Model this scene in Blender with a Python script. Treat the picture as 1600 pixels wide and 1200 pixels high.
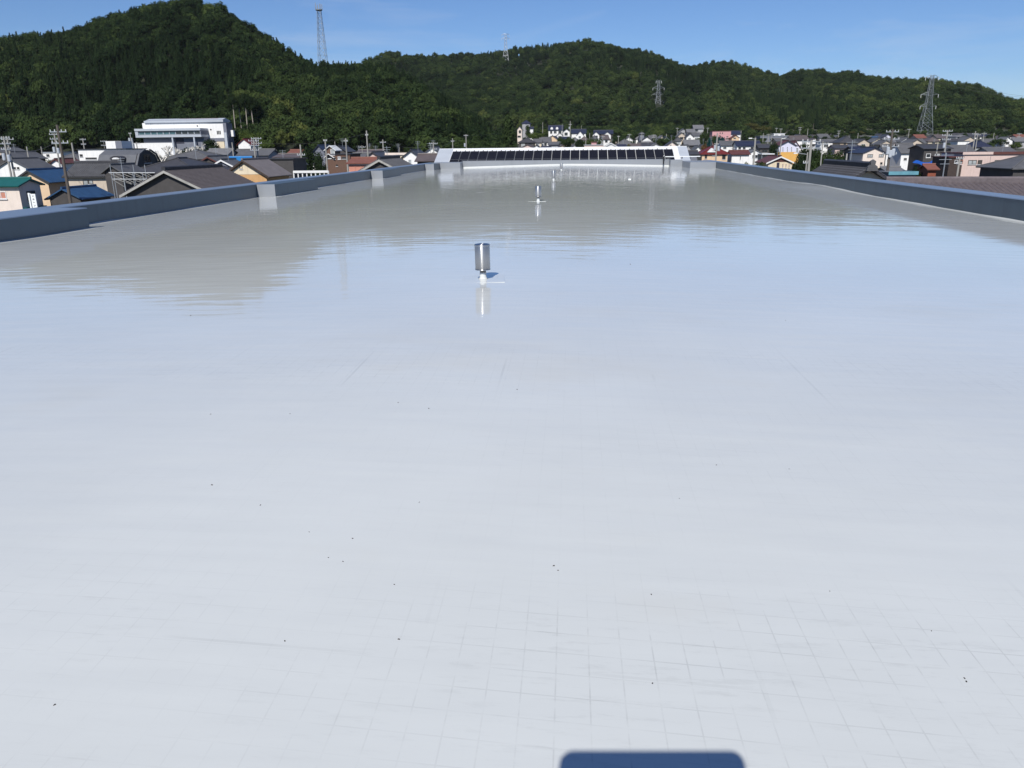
import bpy, bmesh, math, random
import numpy as np
from mathutils import Vector, Matrix, noise as mnoise

for o in list(bpy.data.objects):
    bpy.data.objects.remove(o)
sc = bpy.context.scene
col = sc.collection
R = math.radians

# ------------------------------------------------------------------ camera
F = 1200.0                       # focal length in pixels of a 1600 wide frame
HC = 1.5                         # camera height over the roof
VP = (908.0, 227.0); ROLL = -0.011
def _basis():
    p = np.array([VP[0]-800, 600-VP[1], F]); p /= np.linalg.norm(p)
    q = np.array([VP[0]-700, 600-(VP[1]+ROLL*100), F])
    up = np.cross(q, p); up /= np.linalg.norm(up)
    if up[1] < 0: up = -up
    rt = np.cross(p, up)
    if rt[0] < 0: rt = -rt
    return np.array([rt, p, up])
M = _basis()                     # rows: world axes in camera coordinates
cam = bpy.data.objects.new('camera', bpy.data.cameras.new('camera'))
col.objects.link(cam)
cr, cu, cf = Vector(M[:, 0]), Vector(M[:, 1]), Vector(M[:, 2])
cam.matrix_world = Matrix(((cr.x, cu.x, -cf.x, 0), (cr.y, cu.y, -cf.y, 0), (cr.z, cu.z, -cf.z, HC), (0, 0, 0, 1)))
cam.data.sensor_width = 36; cam.data.lens = 36*F/1600
cam.data.clip_start = 0.05; cam.data.clip_end = 20000
sc.camera = cam

# ------------------------------------------------------------------ sky, sun, exposure
SUN_EL, SUN_AZ = 43.7, 187.4     # azimuth clockwise from +Y
w = bpy.data.worlds.new('World'); sc.world = w; w.use_nodes = True
nt = w.node_tree; bg = nt.nodes['Background']
sky = nt.nodes.new('ShaderNodeTexSky'); sky.sky_type = 'NISHITA'; sky.sun_disc = False
sky.sun_elevation = R(SUN_EL); sky.sun_rotation = R(SUN_AZ)
sky.altitude = 600; sky.air_density = 1.0; sky.dust_density = 0.0; sky.ozone_density = 4.0
tintn = nt.nodes.new('ShaderNodeVectorMath'); tintn.operation = 'MULTIPLY'; tintn.inputs[1].default_value = (.625, .765, 1.0)   # the camera's cool white balance
nt.links.new(sky.outputs[0], tintn.inputs[0])
wtc = nt.nodes.new('ShaderNodeTexCoord'); wmp = nt.nodes.new('ShaderNodeMapping'); wmp.inputs['Scale'].default_value = (1.6, 1.6, 9.0); wmp.inputs['Rotation'].default_value = (0, .12, 0)
wnz = nt.nodes.new('ShaderNodeTexNoise'); wnz.inputs['Scale'].default_value = 2.3; wnz.inputs['Detail'].default_value = 7; wnz.inputs['Roughness'].default_value = .62; wnz.inputs['Distortion'].default_value = .8
wmr = nt.nodes.new('ShaderNodeMapRange'); wmr.inputs[1].default_value = .5; wmr.inputs[2].default_value = .85; wmr.inputs[3].default_value = 0; wmr.inputs[4].default_value = .30
wmx = nt.nodes.new('ShaderNodeMix'); wmx.data_type = 'RGBA'; wmx.inputs['B'].default_value = (7.0, 7.6, 8.6, 1)
nt.links.new(wtc.outputs['Generated'], wmp.inputs[0]); nt.links.new(wmp.outputs[0], wnz.inputs['Vector']); nt.links.new(wnz.outputs[0], wmr.inputs[0]); nt.links.new(wmr.outputs[0], wmx.inputs['Factor'])
nt.links.new(tintn.outputs[0], wmx.inputs['A']); nt.links.new(wmx.outputs['Result'], bg.inputs[0]); bg.inputs[1].default_value = 0.094
sun = bpy.data.objects.new('sun', bpy.data.lights.new('sun', 'SUN')); col.objects.link(sun)
sun.data.energy = 5.0; sun.data.angle = R(0.45); sun.data.color = (1.0, 0.965, 0.885)
SDIR = Vector((math.sin(R(SUN_AZ))*math.cos(R(SUN_EL)), math.cos(R(SUN_AZ))*math.cos(R(SUN_EL)), math.sin(R(SUN_EL))))
sun.rotation_euler = SDIR.to_track_quat('Z', 'Y').to_euler()
sc.view_settings.view_transform = 'Standard'; sc.view_settings.look = 'None'
sc.view_settings.exposure = 0.0; sc.view_settings.gamma = 1.0
sc.cycles.max_bounces = 6; sc.cycles.diffuse_bounces = 2; sc.cycles.glossy_bounces = 3
sc.cycles.transparent_max_bounces = 4; sc.cycles.volume_bounces = 0
sc.cycles.use_denoising = True

# ------------------------------------------------------------------ helpers: pixels to places
def ray(px, py):
    d = np.array([px-800.0, 600.0-py, F]); return M @ d
def RX(px):
    # ratio X / Y of the vertical plane through a pixel column at eye level
    py = VP[1] + ROLL*(px-VP[0]); d = ray(px, py); return d[0]/d[1]
def at(px, py, Y):
    d = ray(px, py); t = Y/d[1]; return Vector((d[0]*t, Y, HC+d[2]*t))
def Z(px, py, Y): return at(px, py, Y).z
def onplane(px, py, z=0.0):
    d = ray(px, py); t = (z-HC)/d[2]; return Vector((d[0]*t, d[1]*t, z))
_pt = np.arange(-900, 2300, 10.0); _rt = np.array([RX(p) for p in _pt])
def pxof(r): return np.interp(r, _rt, _pt)

# ------------------------------------------------------------------ helpers: meshes
class MB:
    def __init__(s): s.v = []; s.f = []
    def quad(s, a, b, c, d):
        n = len(s.v); s.v += [tuple(a), tuple(b), tuple(c), tuple(d)]; s.f.append((n, n+1, n+2, n+3)); return s
    def poly(s, pts):
        n = len(s.v); s.v += [tuple(p) for p in pts]; s.f.append(tuple(range(n, n+len(pts)))); return s
    def box(s, x0, x1, y0, y1, z0, z1):
        n = len(s.v)
        s.v += [(x0,y0,z0),(x1,y0,z0),(x1,y1,z0),(x0,y1,z0),(x0,y0,z1),(x1,y0,z1),(x1,y1,z1),(x0,y1,z1)]
        s.f += [tuple(n+i for i in q) for q in ((0,3,2,1),(4,5,6,7),(0,1,5,4),(1,2,6,5),(2,3,7,6),(3,0,4,7))]; return s
    def obox(s, o, u, v, n_):
        # oriented box: corner o, edge vectors u v n
        n = len(s.v); o, u, v, n_ = map(Vector, (o, u, v, n_))
        for k in (Vector(), n_):
            for c in (o, o+u, o+u+v, o+v): s.v.append(tuple(c+k))
        s.f += [tuple(n+i for i in q) for q in ((0,3,2,1),(4,5,6,7),(0,1,5,4),(1,2,6,5),(2,3,7,6),(3,0,4,7))]; return s
    def prism(s, prof, axis, a, b):
        # profile in the plane across the axis ('x': (y,z), 'y': (x,z), 'z': (x,y)) run from a to b
        def P(p, t): return (t, p[0], p[1]) if axis == 'x' else (p[0], t, p[1]) if axis == 'y' else (p[0], p[1], t)
        n = len(s.v); k = len(prof)
        s.v += [P(p, a) for p in prof] + [P(p, b) for p in prof]
        s.f.append(tuple(n+i for i in range(k))); s.f.append(tuple(n+k+i for i in reversed(range(k))))
        for i in range(k):
            j = (i+1) % k; s.f.append((n+j, n+i, n+k+i, n+k+j))
        return s
    def tube(s, p, q, r, r2=None, seg=5, cap=True):
        p, q = Vector(p), Vector(q); r2 = r if r2 is None else r2
        d = (q-p)
        if d.length < 1e-6: return s
        d.normalize(); a = d.orthogonal().normalized(); b = d.cross(a); n = len(s.v)
        for c, rr in ((p, r), (q, r2)):
            for i in range(seg):
                t = 2*math.pi*i/seg; s.v.append(tuple(c+a*(rr*math.cos(t))+b*(rr*math.sin(t))))
        for i in range(seg):
            j = (i+1) % seg; s.f.append((n+i, n+j, n+seg+j, n+seg+i))
        if cap:
            s.f.append(tuple(n+i for i in reversed(range(seg)))); s.f.append(tuple(n+seg+i for i in range(seg)))
        return s
    def path(s, pts, r, seg=4):
        for a, b in zip(pts[:-1], pts[1:]): s.tube(a, b, r, seg=seg, cap=False)
        return s
    def lathe(s, prof, seg=32, c=(0, 0)):
        n = len(s.v); k = len(prof)
        for r, z in prof:
            for i in range(seg):
                t = 2*math.pi*i/seg; s.v.append((c[0]+r*math.cos(t), c[1]+r*math.sin(t), z))
        for j in range(k-1):
            for i in range(seg):
                i2 = (i+1) % seg; s.f.append((n+j*seg+i, n+j*seg+i2, n+(j+1)*seg+i2, n+(j+1)*seg+i))
        s.f.append(tuple(n+i for i in reversed(range(seg)))); s.f.append(tuple(n+(k-1)*seg+i for i in range(seg)))
        return s
    def grid(s, nu, nv, fn):
        n = len(s.v)
        for j in range(nv+1):
            for i in range(nu+1): s.v.append(tuple(fn(i/nu, j/nv)))
        for j in range(nv):
            for i in range(nu):
                a = n+j*(nu+1)+i; s.f.append((a, a+1, a+nu+2, a+nu+1))
        return s
    def mesh(s, name, mat, smooth=False):
        me = bpy.data.meshes.new(name); me.from_pydata(s.v, [], s.f)
        if isinstance(mat, str): mat = MAT[mat]
        me.materials.append(mat)
        if smooth:
            me.polygons.foreach_set('use_smooth', [True]*len(me.polygons))
        me.update(); return me
    def build(s, name, mat, parent=None, smooth=False, loc=None):
        o = bpy.data.objects.new(name, s.mesh(name, mat, smooth)); col.objects.link(o)
        if parent: o.parent = parent
        if loc is not None: o.location = loc
        return o

def tag(o, label=None, cat=None, group=None, kind=None):
    if label: o['label'] = label
    if cat: o['category'] = cat
    if group: o['group'] = group
    if kind: o['kind'] = kind
    return o
def empty(name, loc, label=None, cat=None, group=None, rz=0):
    o = bpy.data.objects.new(name, None); col.objects.link(o); o.location = loc; o.rotation_euler.z = rz
    o.empty_display_size = 0.3
    return tag(o, label, cat, group)
def link(name, me, parent=None, loc=(0, 0, 0), scale=(1, 1, 1), rz=0):
    o = bpy.data.objects.new(name, me); col.objects.link(o); o.parent = parent
    o.location = loc; o.scale = scale; o.rotation_euler.z = rz; return o

# ------------------------------------------------------------------ materials
MAT = {}
def mat(name, c, rough=0.7, metal=0.0, var=0.18, scale=1.2, bump=0.0, bscale=20, spec=0.4, course=0.0, period=0.3, stain=0.0):
    m = bpy.data.materials.new(name); m.use_nodes = True; MAT[name] = m
    t = m.node_tree; N = t.nodes; L = t.links; p = N['Principled BSDF']
    p.inputs['Roughness'].default_value = rough; p.inputs['Metallic'].default_value = metal
    p.inputs['Specular IOR Level'].default_value = spec
    tc = N.new('ShaderNodeTexCoord')
    oi = N.new('ShaderNodeObjectInfo')
    add = N.new('ShaderNodeVectorMath'); add.operation = 'ADD'
    L.new(tc.outputs['Object'], add.inputs[0]); L.new(oi.outputs['Location'], add.inputs[1])
    n1 = N.new('ShaderNodeTexNoise'); n1.inputs['Scale'].default_value = scale; n1.inputs['Detail'].default_value = 6; n1.inputs['Roughness'].default_value = 0.65
    L.new(add.outputs[0], n1.inputs['Vector'])
    mr = N.new('ShaderNodeMapRange'); mr.inputs[1].default_value = 0.25; mr.inputs[2].default_value = 0.75
    mr.inputs[3].default_value = 1-var; mr.inputs[4].default_value = 1+var
    L.new(n1.outputs[0], mr.inputs[0])
    mx = N.new('ShaderNodeVectorMath'); mx.operation = 'SCALE'; mx.inputs[0].default_value = c
    L.new(mr.outputs[0], mx.inputs['Scale'])
    last = mx.outputs[0]
    if stain:
        mp = N.new('ShaderNodeMapping'); mp.inputs['Scale'].default_value = (2.2, 2.2, 0.18)
        L.new(add.outputs[0], mp.inputs[0])
        n2 = N.new('ShaderNodeTexNoise'); n2.inputs['Scale'].default_value = 1.6; n2.inputs['Detail'].default_value = 4
        L.new(mp.outputs[0], n2.inputs['Vector'])
        r2 = N.new('ShaderNodeMapRange'); r2.inputs[1].default_value = 0.5; r2.inputs[2].default_value = 0.8; r2.inputs[3].default_value = 1; r2.inputs[4].default_value = 1-stain
        L.new(n2.outputs[0], r2.inputs[0])
        m2 = N.new('ShaderNodeVectorMath'); m2.operation = 'SCALE'; L.new(last, m2.inputs[0]); L.new(r2.outputs[0], m2.inputs['Scale'])
        last = m2.outputs[0]
    L.new(last, p.inputs['Base Color'])
    h = None
    if course:
        wv = N.new('ShaderNodeTexWave'); wv.wave_type = 'BANDS'; wv.bands_direction = 'Z'; wv.wave_profile = 'SAW'
        wv.inputs['Scale'].default_value = 0.314/ (period*0.45); wv.inputs['Distortion'].default_value = 0.15
        L.new(tc.outputs['Object'], wv.inputs['Vector']); h = wv.outputs['Fac']
        b = N.new('ShaderNodeBump'); b.inputs['Strength'].default_value = course; b.inputs['Distance'].default_value = 0.05
        L.new(h, b.inputs['Height']); L.new(b.outputs[0], p.inputs['Normal'])
    elif bump:
        n3 = N.new('ShaderNodeTexNoise'); n3.inputs['Scale'].default_value = bscale; n3.inputs['Detail'].default_value = 5
        L.new(add.outputs[0], n3.inputs['Vector'])
        b = N.new('ShaderNodeBump'); b.inputs['Strength'].default_value = bump; b.inputs['Distance'].default_value = 0.02
        L.new(n3.outputs[0], b.inputs['Height']); L.new(b.outputs[0], p.inputs['Normal'])
    return m

# roofs
mat('tile_grey', (.105, .105, .112), .55, course=.5, var=.22)
mat('tile_pale', (.15, .15, .16), .6, course=.5, var=.2)
mat('tile_dark', (.052, .052, .060), .5, course=.5, var=.25)
mat('tile_brown', (.105, .085, .085), .5, course=.4, var=.25)
mat('tile_plum', (.125, .104, .110), .55, var=.3, scale=3)
mat('tile_umber', (.082, .072, .076), .5, var=.3, scale=3)
mat('slate_brown', (.19, .165, .16), .6, course=.3, var=.2)
mat('roof_navy', (.022, .027, .055), .45, course=.4)
mat('roof_blue', (.028, .075, .165), .45, course=.3, var=.25)
mat('roof_bright_blue', (.02, .17, .42), .4, course=.3)
mat('roof_green', (.012, .10, .095), .45, course=.3)
mat('roof_red', (.13, .020, .020), .5, course=.4)
mat('roof_rust', (.19, .075, .055), .6, course=.4)
mat('roof_maroon', (.11, .04, .035), .55, course=.4)
mat('mansard', (.10, .105, .12), .65, var=.15, course=.25)
mat('tarp_blue', (.015, .10, .45), .4, var=.3)
mat('metal_white', (.78, .79, .80), .35, var=.05, spec=.5)
mat('metal_grey', (.42, .45, .50), .4, var=.08)
# walls
mat('wall_white', (.78, .77, .76), .8, var=.06, stain=.16)
mat('wall_cream', (.68, .58, .43), .8, var=.08, stain=.18)
mat('wall_beige', (.52, .44, .36), .85, var=.1, stain=.2)
mat('wall_blush', (.72, .62, .55), .8, var=.06, stain=.1)
mat('wall_orange', (.56, .33, .15), .8, var=.1, stain=.15)
mat('wall_peach', (.66, .48, .32), .8, var=.08, stain=.12)
mat('wall_yellow', (.66, .37, .10), .8, var=.08)
mat('wall_lilac', (.62, .62, .74), .8, var=.06, stain=.1)
mat('wall_pink', (.55, .30, .31), .8, var=.08, stain=.12)
mat('wall_rose', (.60, .46, .42), .8, var=.07, stain=.14)
mat('wall_grey', (.33, .33, .35), .8, var=.1, stain=.2)
mat('wall_dark', (.06, .055, .055), .7, var=.2)
mat('wall_brick', (.13, .075, .055), .85, var=.25, scale=5, stain=.1)
mat('wall_slate', (.16, .17, .21), .8, var=.12)
mat('wood_dark', (.05, .035, .03), .7, var=.3)
mat('door_terracotta', (.50, .22, .16), .7, var=.1)
mat('trim_white', (.72, .72, .72), .5, var=.05)
mat('trim_dark', (.04, .04, .045), .5, var=.1)
mat('trim_cyan', (.12, .29, .36), .5)
mat('frame_dark', (.07, .06, .055), .5, var=.1)
mat('frame_white', (.65, .65, .66), .4, var=.05)
mat('concrete', (.36, .35, .33), .85, var=.15, stain=.2)
mat('pole_concrete', (.30, .29, .27), .85, var=.12)
mat('pole_dark', (.10, .085, .075), .85, var=.15)
mat('galvanised', (.42, .44, .46), .45, metal=.6, var=.1)
mat('tower_steel', (.26, .28, .30), .5, metal=.3, var=.1)
mat('insulator', (.62, .62, .62), .35)
mat('wire', (.05, .05, .055), .6)
mat('rust_red', (.24, .07, .04), .7, var=.25)
mat('sign_white', (.80, .82, .82), .5, var=.03)
mat('ink', (.03, .03, .05), .6)
mat('bark', (.10, .08, .06), .9, var=.3, scale=4)
mat('bark_pale', (.33, .29, .25), .9, var=.15, scale=4)
mat('branch_white', (.60, .57, .52), .85, var=.15, scale=4)
mat('panel_cell', (.012, .011, .013), .2, spec=.12, var=.3, scale=.5)
mat('panel_frame', (.16, .165, .175), .5, metal=.3, var=.05)
mat('grit', (.035, .03, .03), .9, var=.3)
mat('rubber_black', (.02, .02, .022), .5)
mat('blocker_black', (.03, .03, .035), .6)
def glass(name, c, r=.08):
    mat(name, c, r, var=.4, scale=.7, spec=.6)
glass('glass', (.03, .035, .04)); glass('glass_pale', (.35, .37, .38), .25); glass('glass_teal', (.05, .11, .13))

def leafmat(name, stops, tr=.25):
    m = bpy.data.materials.new(name); m.use_nodes = True; MAT[name] = m
    t = m.node_tree; N = t.nodes; L = t.links
    for n in list(N):
        if n.type == 'BSDF_PRINCIPLED': N.remove(n)
    out = [n for n in N if n.type == 'OUTPUT_MATERIAL'][0]
    at_ = N.new('ShaderNodeAttribute'); at_.attribute_type = 'INSTANCER'; at_.attribute_name = 'tint'
    oi = N.new('ShaderNodeObjectInfo'); geo = N.new('ShaderNodeTexCoord')
    nz = N.new('ShaderNodeTexNoise'); nz.inputs['Scale'].default_value = 3.0; nz.inputs['Detail'].default_value = 3
    L.new(geo.outputs['Object'], nz.inputs['Vector'])
    ma = N.new('ShaderNodeMath'); ma.operation = 'MULTIPLY_ADD'; ma.inputs[1].default_value = 0.22; L.new(nz.outputs[0], ma.inputs[0])
    mb = N.new('ShaderNodeMath'); mb.operation = 'MULTIPLY_ADD'; mb.inputs[1].default_value = 0.16; L.new(oi.outputs['Random'], mb.inputs[0]); mb.inputs[2].default_value = -0.19
    L.new(mb.outputs[0], ma.inputs[2])
    ad = N.new('ShaderNodeMath'); ad.operation = 'ADD'; L.new(at_.outputs['Fac'], ad.inputs[0]); L.new(ma.outputs[0], ad.inputs[1])
    cr_ = N.new('ShaderNodeValToRGB'); L.new(ad.outputs[0], cr_.inputs[0])
    e = cr_.color_ramp.elements
    e[0].position, e[0].color = stops[0][0], (*stops[0][1], 1); e[1].position, e[1].color = stops[-1][0], (*stops[-1][1], 1)
    for p_, c_ in stops[1:-1]:
        x = e.new(p_); x.color = (*c_, 1)
    d = N.new('ShaderNodeBsdfDiffuse'); tl = N.new('ShaderNodeBsdfTranslucent'); mxs = N.new('ShaderNodeMixShader'); mxs.inputs[0].default_value = tr
    L.new(cr_.outputs[0], d.inputs[0]); L.new(cr_.outputs[0], tl.inputs[0]); L.new(d.outputs[0], mxs.inputs[1]); L.new(tl.outputs[0], mxs.inputs[2])
    L.new(mxs.outputs[0], out.inputs[0])
    return m
leafmat('leaf_wood', [(0, (.010, .018, .009)), (.3, (.021, .037, .016)), (.55, (.038, .060, .022)), (.8, (.066, .094, .030)), (1, (.10, .118, .036))], .2)
def plain_leaf(name, c, var=.35):
    m = bpy.data.materials.new(name); m.use_nodes = True; MAT[name] = m
    t = m.node_tree; N = t.nodes; L = t.links
    p = N['Principled BSDF']; N.remove(p); out = [n for n in N if n.type == 'OUTPUT_MATERIAL'][0]
    tc = N.new('ShaderNodeTexCoord'); nz = N.new('ShaderNodeTexNoise'); nz.inputs['Scale'].default_value = 4; nz.inputs['Detail'].default_value = 4
    L.new(tc.outputs['Object'], nz.inputs['Vector'])
    mr = N.new('ShaderNodeMapRange'); mr.inputs[1].default_value = .3; mr.inputs[2].default_value = .7; mr.inputs[3].default_value = 1-var; mr.inputs[4].default_value = 1+var
    L.new(nz.outputs[0], mr.inputs[0])
    s_ = N.new('ShaderNodeVectorMath'); s_.operation = 'SCALE'; s_.inputs[0].default_value = c; L.new(mr.outputs[0], s_.inputs['Scale'])
    d = N.new('ShaderNodeBsdfDiffuse'); tl = N.new('ShaderNodeBsdfTranslucent'); mxs = N.new('ShaderNodeMixShader'); mxs.inputs[0].default_value = .25
    L.new(s_.outputs[0], d.inputs[0]); L.new(s_.outputs[0], tl.inputs[0]); L.new(d.outputs[0], mxs.inputs[1]); L.new(tl.outputs[0], mxs.inputs[2]); L.new(mxs.outputs[0], out.inputs[0])
for n_, c_ in dict(leaf_dark=(.022, .036, .016), leaf_mid=(.038, .058, .022), leaf_bright=(.07, .10, .026), leaf_olive=(.085, .085, .03),
                   leaf_brown=(.13, .075, .035), leaf_teal=(.012, .06, .065)).items(): plain_leaf(n_, c_)

# ------------------------------------------------------------------ terrain
SKY_N = [(-400, 150), (-200, 110), (-100, 88), (0, 62), (30, 50), (60, 46), (100, 47), (150, 38), (200, 17), (250, 4), (300, 0), (340, 3), (380, 18), (430, 48),
         (480, 80), (510, 93), (560, 91), (590, 92), (615, 97), (640, 106), (680, 132), (720, 160), (760, 190), (790, 212), (830, 240), (900, 260), (2600, 270)]
SKY_F = [(-900, 160), (300, 130), (560, 108), (600, 99), (630, 92), (680, 82), (720, 78), (745, 77), (790, 74), (830, 65), (870, 61), (900, 66), (930, 71), (975, 69), (1020, 78),
         (1050, 92), (1068, 97), (1090, 93), (1125, 88), (1160, 97), (1200, 110), (1215, 112), (1235, 105), (1290, 111), (1318, 106), (1345, 114), (1370, 119), (1440, 123),
         (1480, 132), (1512, 131), (1560, 148), (1600, 154), (1700, 162), (1900, 160), (2600, 170)]
def _ktab(S):
    ps = np.array([a for a, b in S], float); ks = []
    for a, b in S:
        d = ray(a, b); ks.append(d[2]/d[1] if d[1] > 0.05 else 0.1)
    return ps, np.array(ks)
KN, KF = _ktab(SKY_N), _ktab(SKY_F)
def smooth(t): t = np.clip(t, 0, 1); return t*t*(3-2*t)
def fnoise(X, Y):
    a = np.sin(X*.021+1.3*np.sin(Y*.013)+.7)*np.cos(Y*.017+.9*np.sin(X*.009)) + .55*np.sin(X*.047+Y*.031+1.1)*np.cos(Y*.041-X*.022+2.0) + .3*np.sin(X*.11+.5)*np.sin(Y*.09+X*.03)
    return a
def hillparts(X, Y):
    X = np.asarray(X, float); Y = np.asarray(Y, float)
    Ys = np.maximum(Y, 1.0); r = np.clip(X/Ys, -1.6, 1.15); px = pxof(r)
    left = np.interp(Ys, [0, 80, 110, 150, 200, 240, 280, 330, 600], [-9, -9, -8.8, -7, -4, -1.5, 0.5, 3, 6])
    right = np.interp(Ys, [0, 130, 200, 270, 330, 420, 470, 540, 700, 1200], [-9, -9, -7, -4.5, -2, 2, 5, 9, 14, 14])
    f = smooth((px-640)/200); town = left*(1-f)+right*f
    nz = fnoise(X, Y)
    spur = np.sin(X*.026+.5*np.sin(Y*.008)+.4)+.6*np.sin(X*.061+1.0+.7*np.sin(Y*.011))
    kn = np.interp(px, *KN); ybn = np.interp(px, [-500, 0, 200, 480, 600, 700, 800], [250, 246, 250, 240, 236, 240, 275]); yrn = np.interp(px, [-500, 0, 300, 480, 620, 800], [440, 450, 490, 440, 430, 420])
    tn = (Ys-ybn)/(yrn-ybn)
    prn = np.where(tn <= 1, (.45*np.clip(tn, 0, 1)+.55*np.sin(np.clip(tn, 0, 1)*math.pi/2)**1.2), np.cos(np.clip((tn-1)*.9, 0, 1.4)))
    zrn = HC+yrn*kn-11.5
    zn = np.maximum(zrn-town, 0)*np.maximum(prn, 0)*(1+(.04*nz+.05*spur)*np.sin(np.clip(tn, 0, 1)*math.pi))
    kf = np.interp(px, *KF); ybf = np.interp(px, [600, 800, 1100, 1600, 1800], [500, 545, 540, 545, 545]); yrf = np.interp(px, [600, 1000, 1300, 1600, 2000], [960, 980, 880, 760, 760])
    tf = (Ys-ybf)/(yrf-ybf)
    prf = np.where(tf <= 1, (.72*np.clip(tf, 0, 1)+.28*np.sin(np.clip(tf, 0, 1)*math.pi/2)), np.cos(np.clip((tf-1)*1.2, 0, 1.45)))
    zrf = HC+yrf*kf-12.5
    zf = np.maximum(zrf-town, 0)*np.maximum(prf, 0)*(1+(.10*nz+.15*spur)*np.sin(np.clip(tf, 0, 1)*math.pi))
    return px, town, zn, zf, tn, tf
def terrain(X, Y):
    px, town, zn, zf, tn, tf = hillparts(X, Y); return town+np.maximum(zn, zf)
def G(x, y): return float(terrain(np.array([x]), np.array([y]))[0])

def ground_material(name, a, b, c):
    m = bpy.data.materials.new(name); m.use_nodes = True; MAT[name] = m
    N = m.node_tree.nodes; L = m.node_tree.links; p = N['Principled BSDF']; p.inputs['Roughness'].default_value = .95
    tc = N.new('ShaderNodeTexCoord'); n1 = N.new('ShaderNodeTexNoise'); n1.inputs['Scale'].default_value = .05; n1.inputs['Detail'].default_value = 8
    L.new(tc.outputs['Object'], n1.inputs['Vector'])
    cr_ = N.new('ShaderNodeValToRGB'); L.new(n1.outputs[0], cr_.inputs[0]); e = cr_.color_ramp.elements
    e[0].position = .35; e[0].color = (*a, 1); e[1].position = .65; e[1].color = (*c, 1); x = e.new(.5); x.color = (*b, 1)
    L.new(cr_.outputs[0], p.inputs['Base Color'])
ground_material('earth', (.10, .095, .085), (.05, .055, .03), (.025, .035, .014))
ground_material('forest_floor', (.012, .018, .008), (.016, .022, .010), (.022, .026, .012))
Ys = np.concatenate([np.linspace(12, 240, 40), np.linspace(246, 560, 60), np.linspace(568, 1100, 60), np.linspace(1120, 1680, 10)])
rs = np.concatenate([np.linspace(-1.6, -1.0, 14)[:-1], np.linspace(-1.0, .75, 150), np.linspace(.75, 1.15, 12)[1:]])
RR, YY = np.meshgrid(rs, Ys); XX = RR*YY; ZZ = terrain(XX, YY)
mb = MB(); mb.v = [tuple(p) for p in np.stack([XX, YY, ZZ], -1).reshape(-1, 3)]
nu = len(rs)
faces_town, faces_hill = [], []
_, _, zn_, zf_, _, _ = hillparts(XX, YY)
hill_mask = (np.maximum(zn_, zf_) > .8)
for j in range(len(Ys)-1):
    for i in range(nu-1):
        a = j*nu+i; mb.f.append((a, a+1, a+nu+1, a+nu)); faces_hill.append(1 if hill_mask[j, i] else 0)
g = mb.build('hills', 'earth', smooth=True)
g.data.materials.append(MAT['forest_floor']); g.data.polygons.foreach_set('material_index', faces_hill)
tag(g, kind='structure')
tag(MB().grid(20, 20, lambda u, v: ((u-.5)*5600, (v-.5)*5600, -9.6)).build('ground', 'earth'), kind='structure')
# ------------------------------------------------------------------ leafy crowns (unit size) and the forest
def crown_mesh(name, seed, kind, matname, n=900, leaf=.13):
    rnd = random.Random(seed); b = MB()
    lobes = []
    if kind == 'round':
        for i in range(11):
            t = rnd.uniform(0, 6.283); h = rnd.uniform(-.75, .8); rr = math.sqrt(max(0.05, 1-h*h))*rnd.uniform(.35, .68)
            lobes.append((Vector((math.cos(t)*rr, math.sin(t)*rr, h*.62)), rnd.uniform(.30, .48)))
        lobes.append((Vector((0, 0, .5)), .42))
    elif kind == 'cone':
        for i in range(22):
            k = (i+.5)/22; h = -1+2*k; rr = (1-k)**.8*.62+.05; t = i*2.4+rnd.uniform(-.3, .3)
            lobes.append((Vector((math.cos(t)*rr*.65, math.sin(t)*rr*.65, h)), .13+.26*(1-k)))
    elif kind == 'wide':
        for i in range(16):
            t = rnd.uniform(0, 6.283); rr = rnd.uniform(.15, .85)
            lobes.append((Vector((math.cos(t)*rr, math.sin(t)*rr, rnd.uniform(-.35, .45)*(1-rr*.4))), rnd.uniform(.25, .4)))
    tot = sum(r_*r_ for _, r_ in lobes)
    for c, r_ in lobes:
        # solid lumpy core so that the crown is not see-through everywhere
        k = int(n*r_*r_/tot)
        for _ in range(k):
            u = rnd.uniform(-1, 1); t = rnd.uniform(0, 6.283); s_ = math.sqrt(1-u*u); d = Vector((s_*math.cos(t), s_*math.sin(t), u))
            if d.z < -.3 and rnd.random() < .5: d.z = -d.z
            p = c+d*(r_*rnd.uniform(.78, 1.12)); nrm = (d+Vector((rnd.uniform(-.8, .8), rnd.uniform(-.8, .8), rnd.uniform(-.5, .9)))).normalized()
            a = nrm.orthogonal().normalized(); a.rotate(Matrix.Rotation(rnd.uniform(0, 6.28), 3, nrm)); e = nrm.cross(a)
            l = leaf*rnd.uniform(.6, 1.25)
            b.quad(p-a*l*.5, p+e*l*.32, p+a*l*.5, p-e*l*.32)
        # core: octahedron-ish
        q = r_*.72; vs = [c+Vector(x)*q for x in ((1,0,0),(-1,0,0),(0,1,0),(0,-1,0),(0,0,1),(0,0,-1))]; n0 = len(b.v); b.v += [tuple(v) for v in vs]
        b.f += [tuple(n0+i for i in f_) for f_ in ((0,2,4),(2,1,4),(1,3,4),(3,0,4),(2,0,5),(1,2,5),(3,1,5),(0,3,5))]
    return b.mesh(name, matname)

CROWN = {}
def crown(kind, seed, m, n=1500, leaf=.13):
    key = (kind, seed, m)
    if key not in CROWN: CROWN[key] = crown_mesh('crown', seed, kind, m, n, leaf)
    return CROWN[key]
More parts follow.
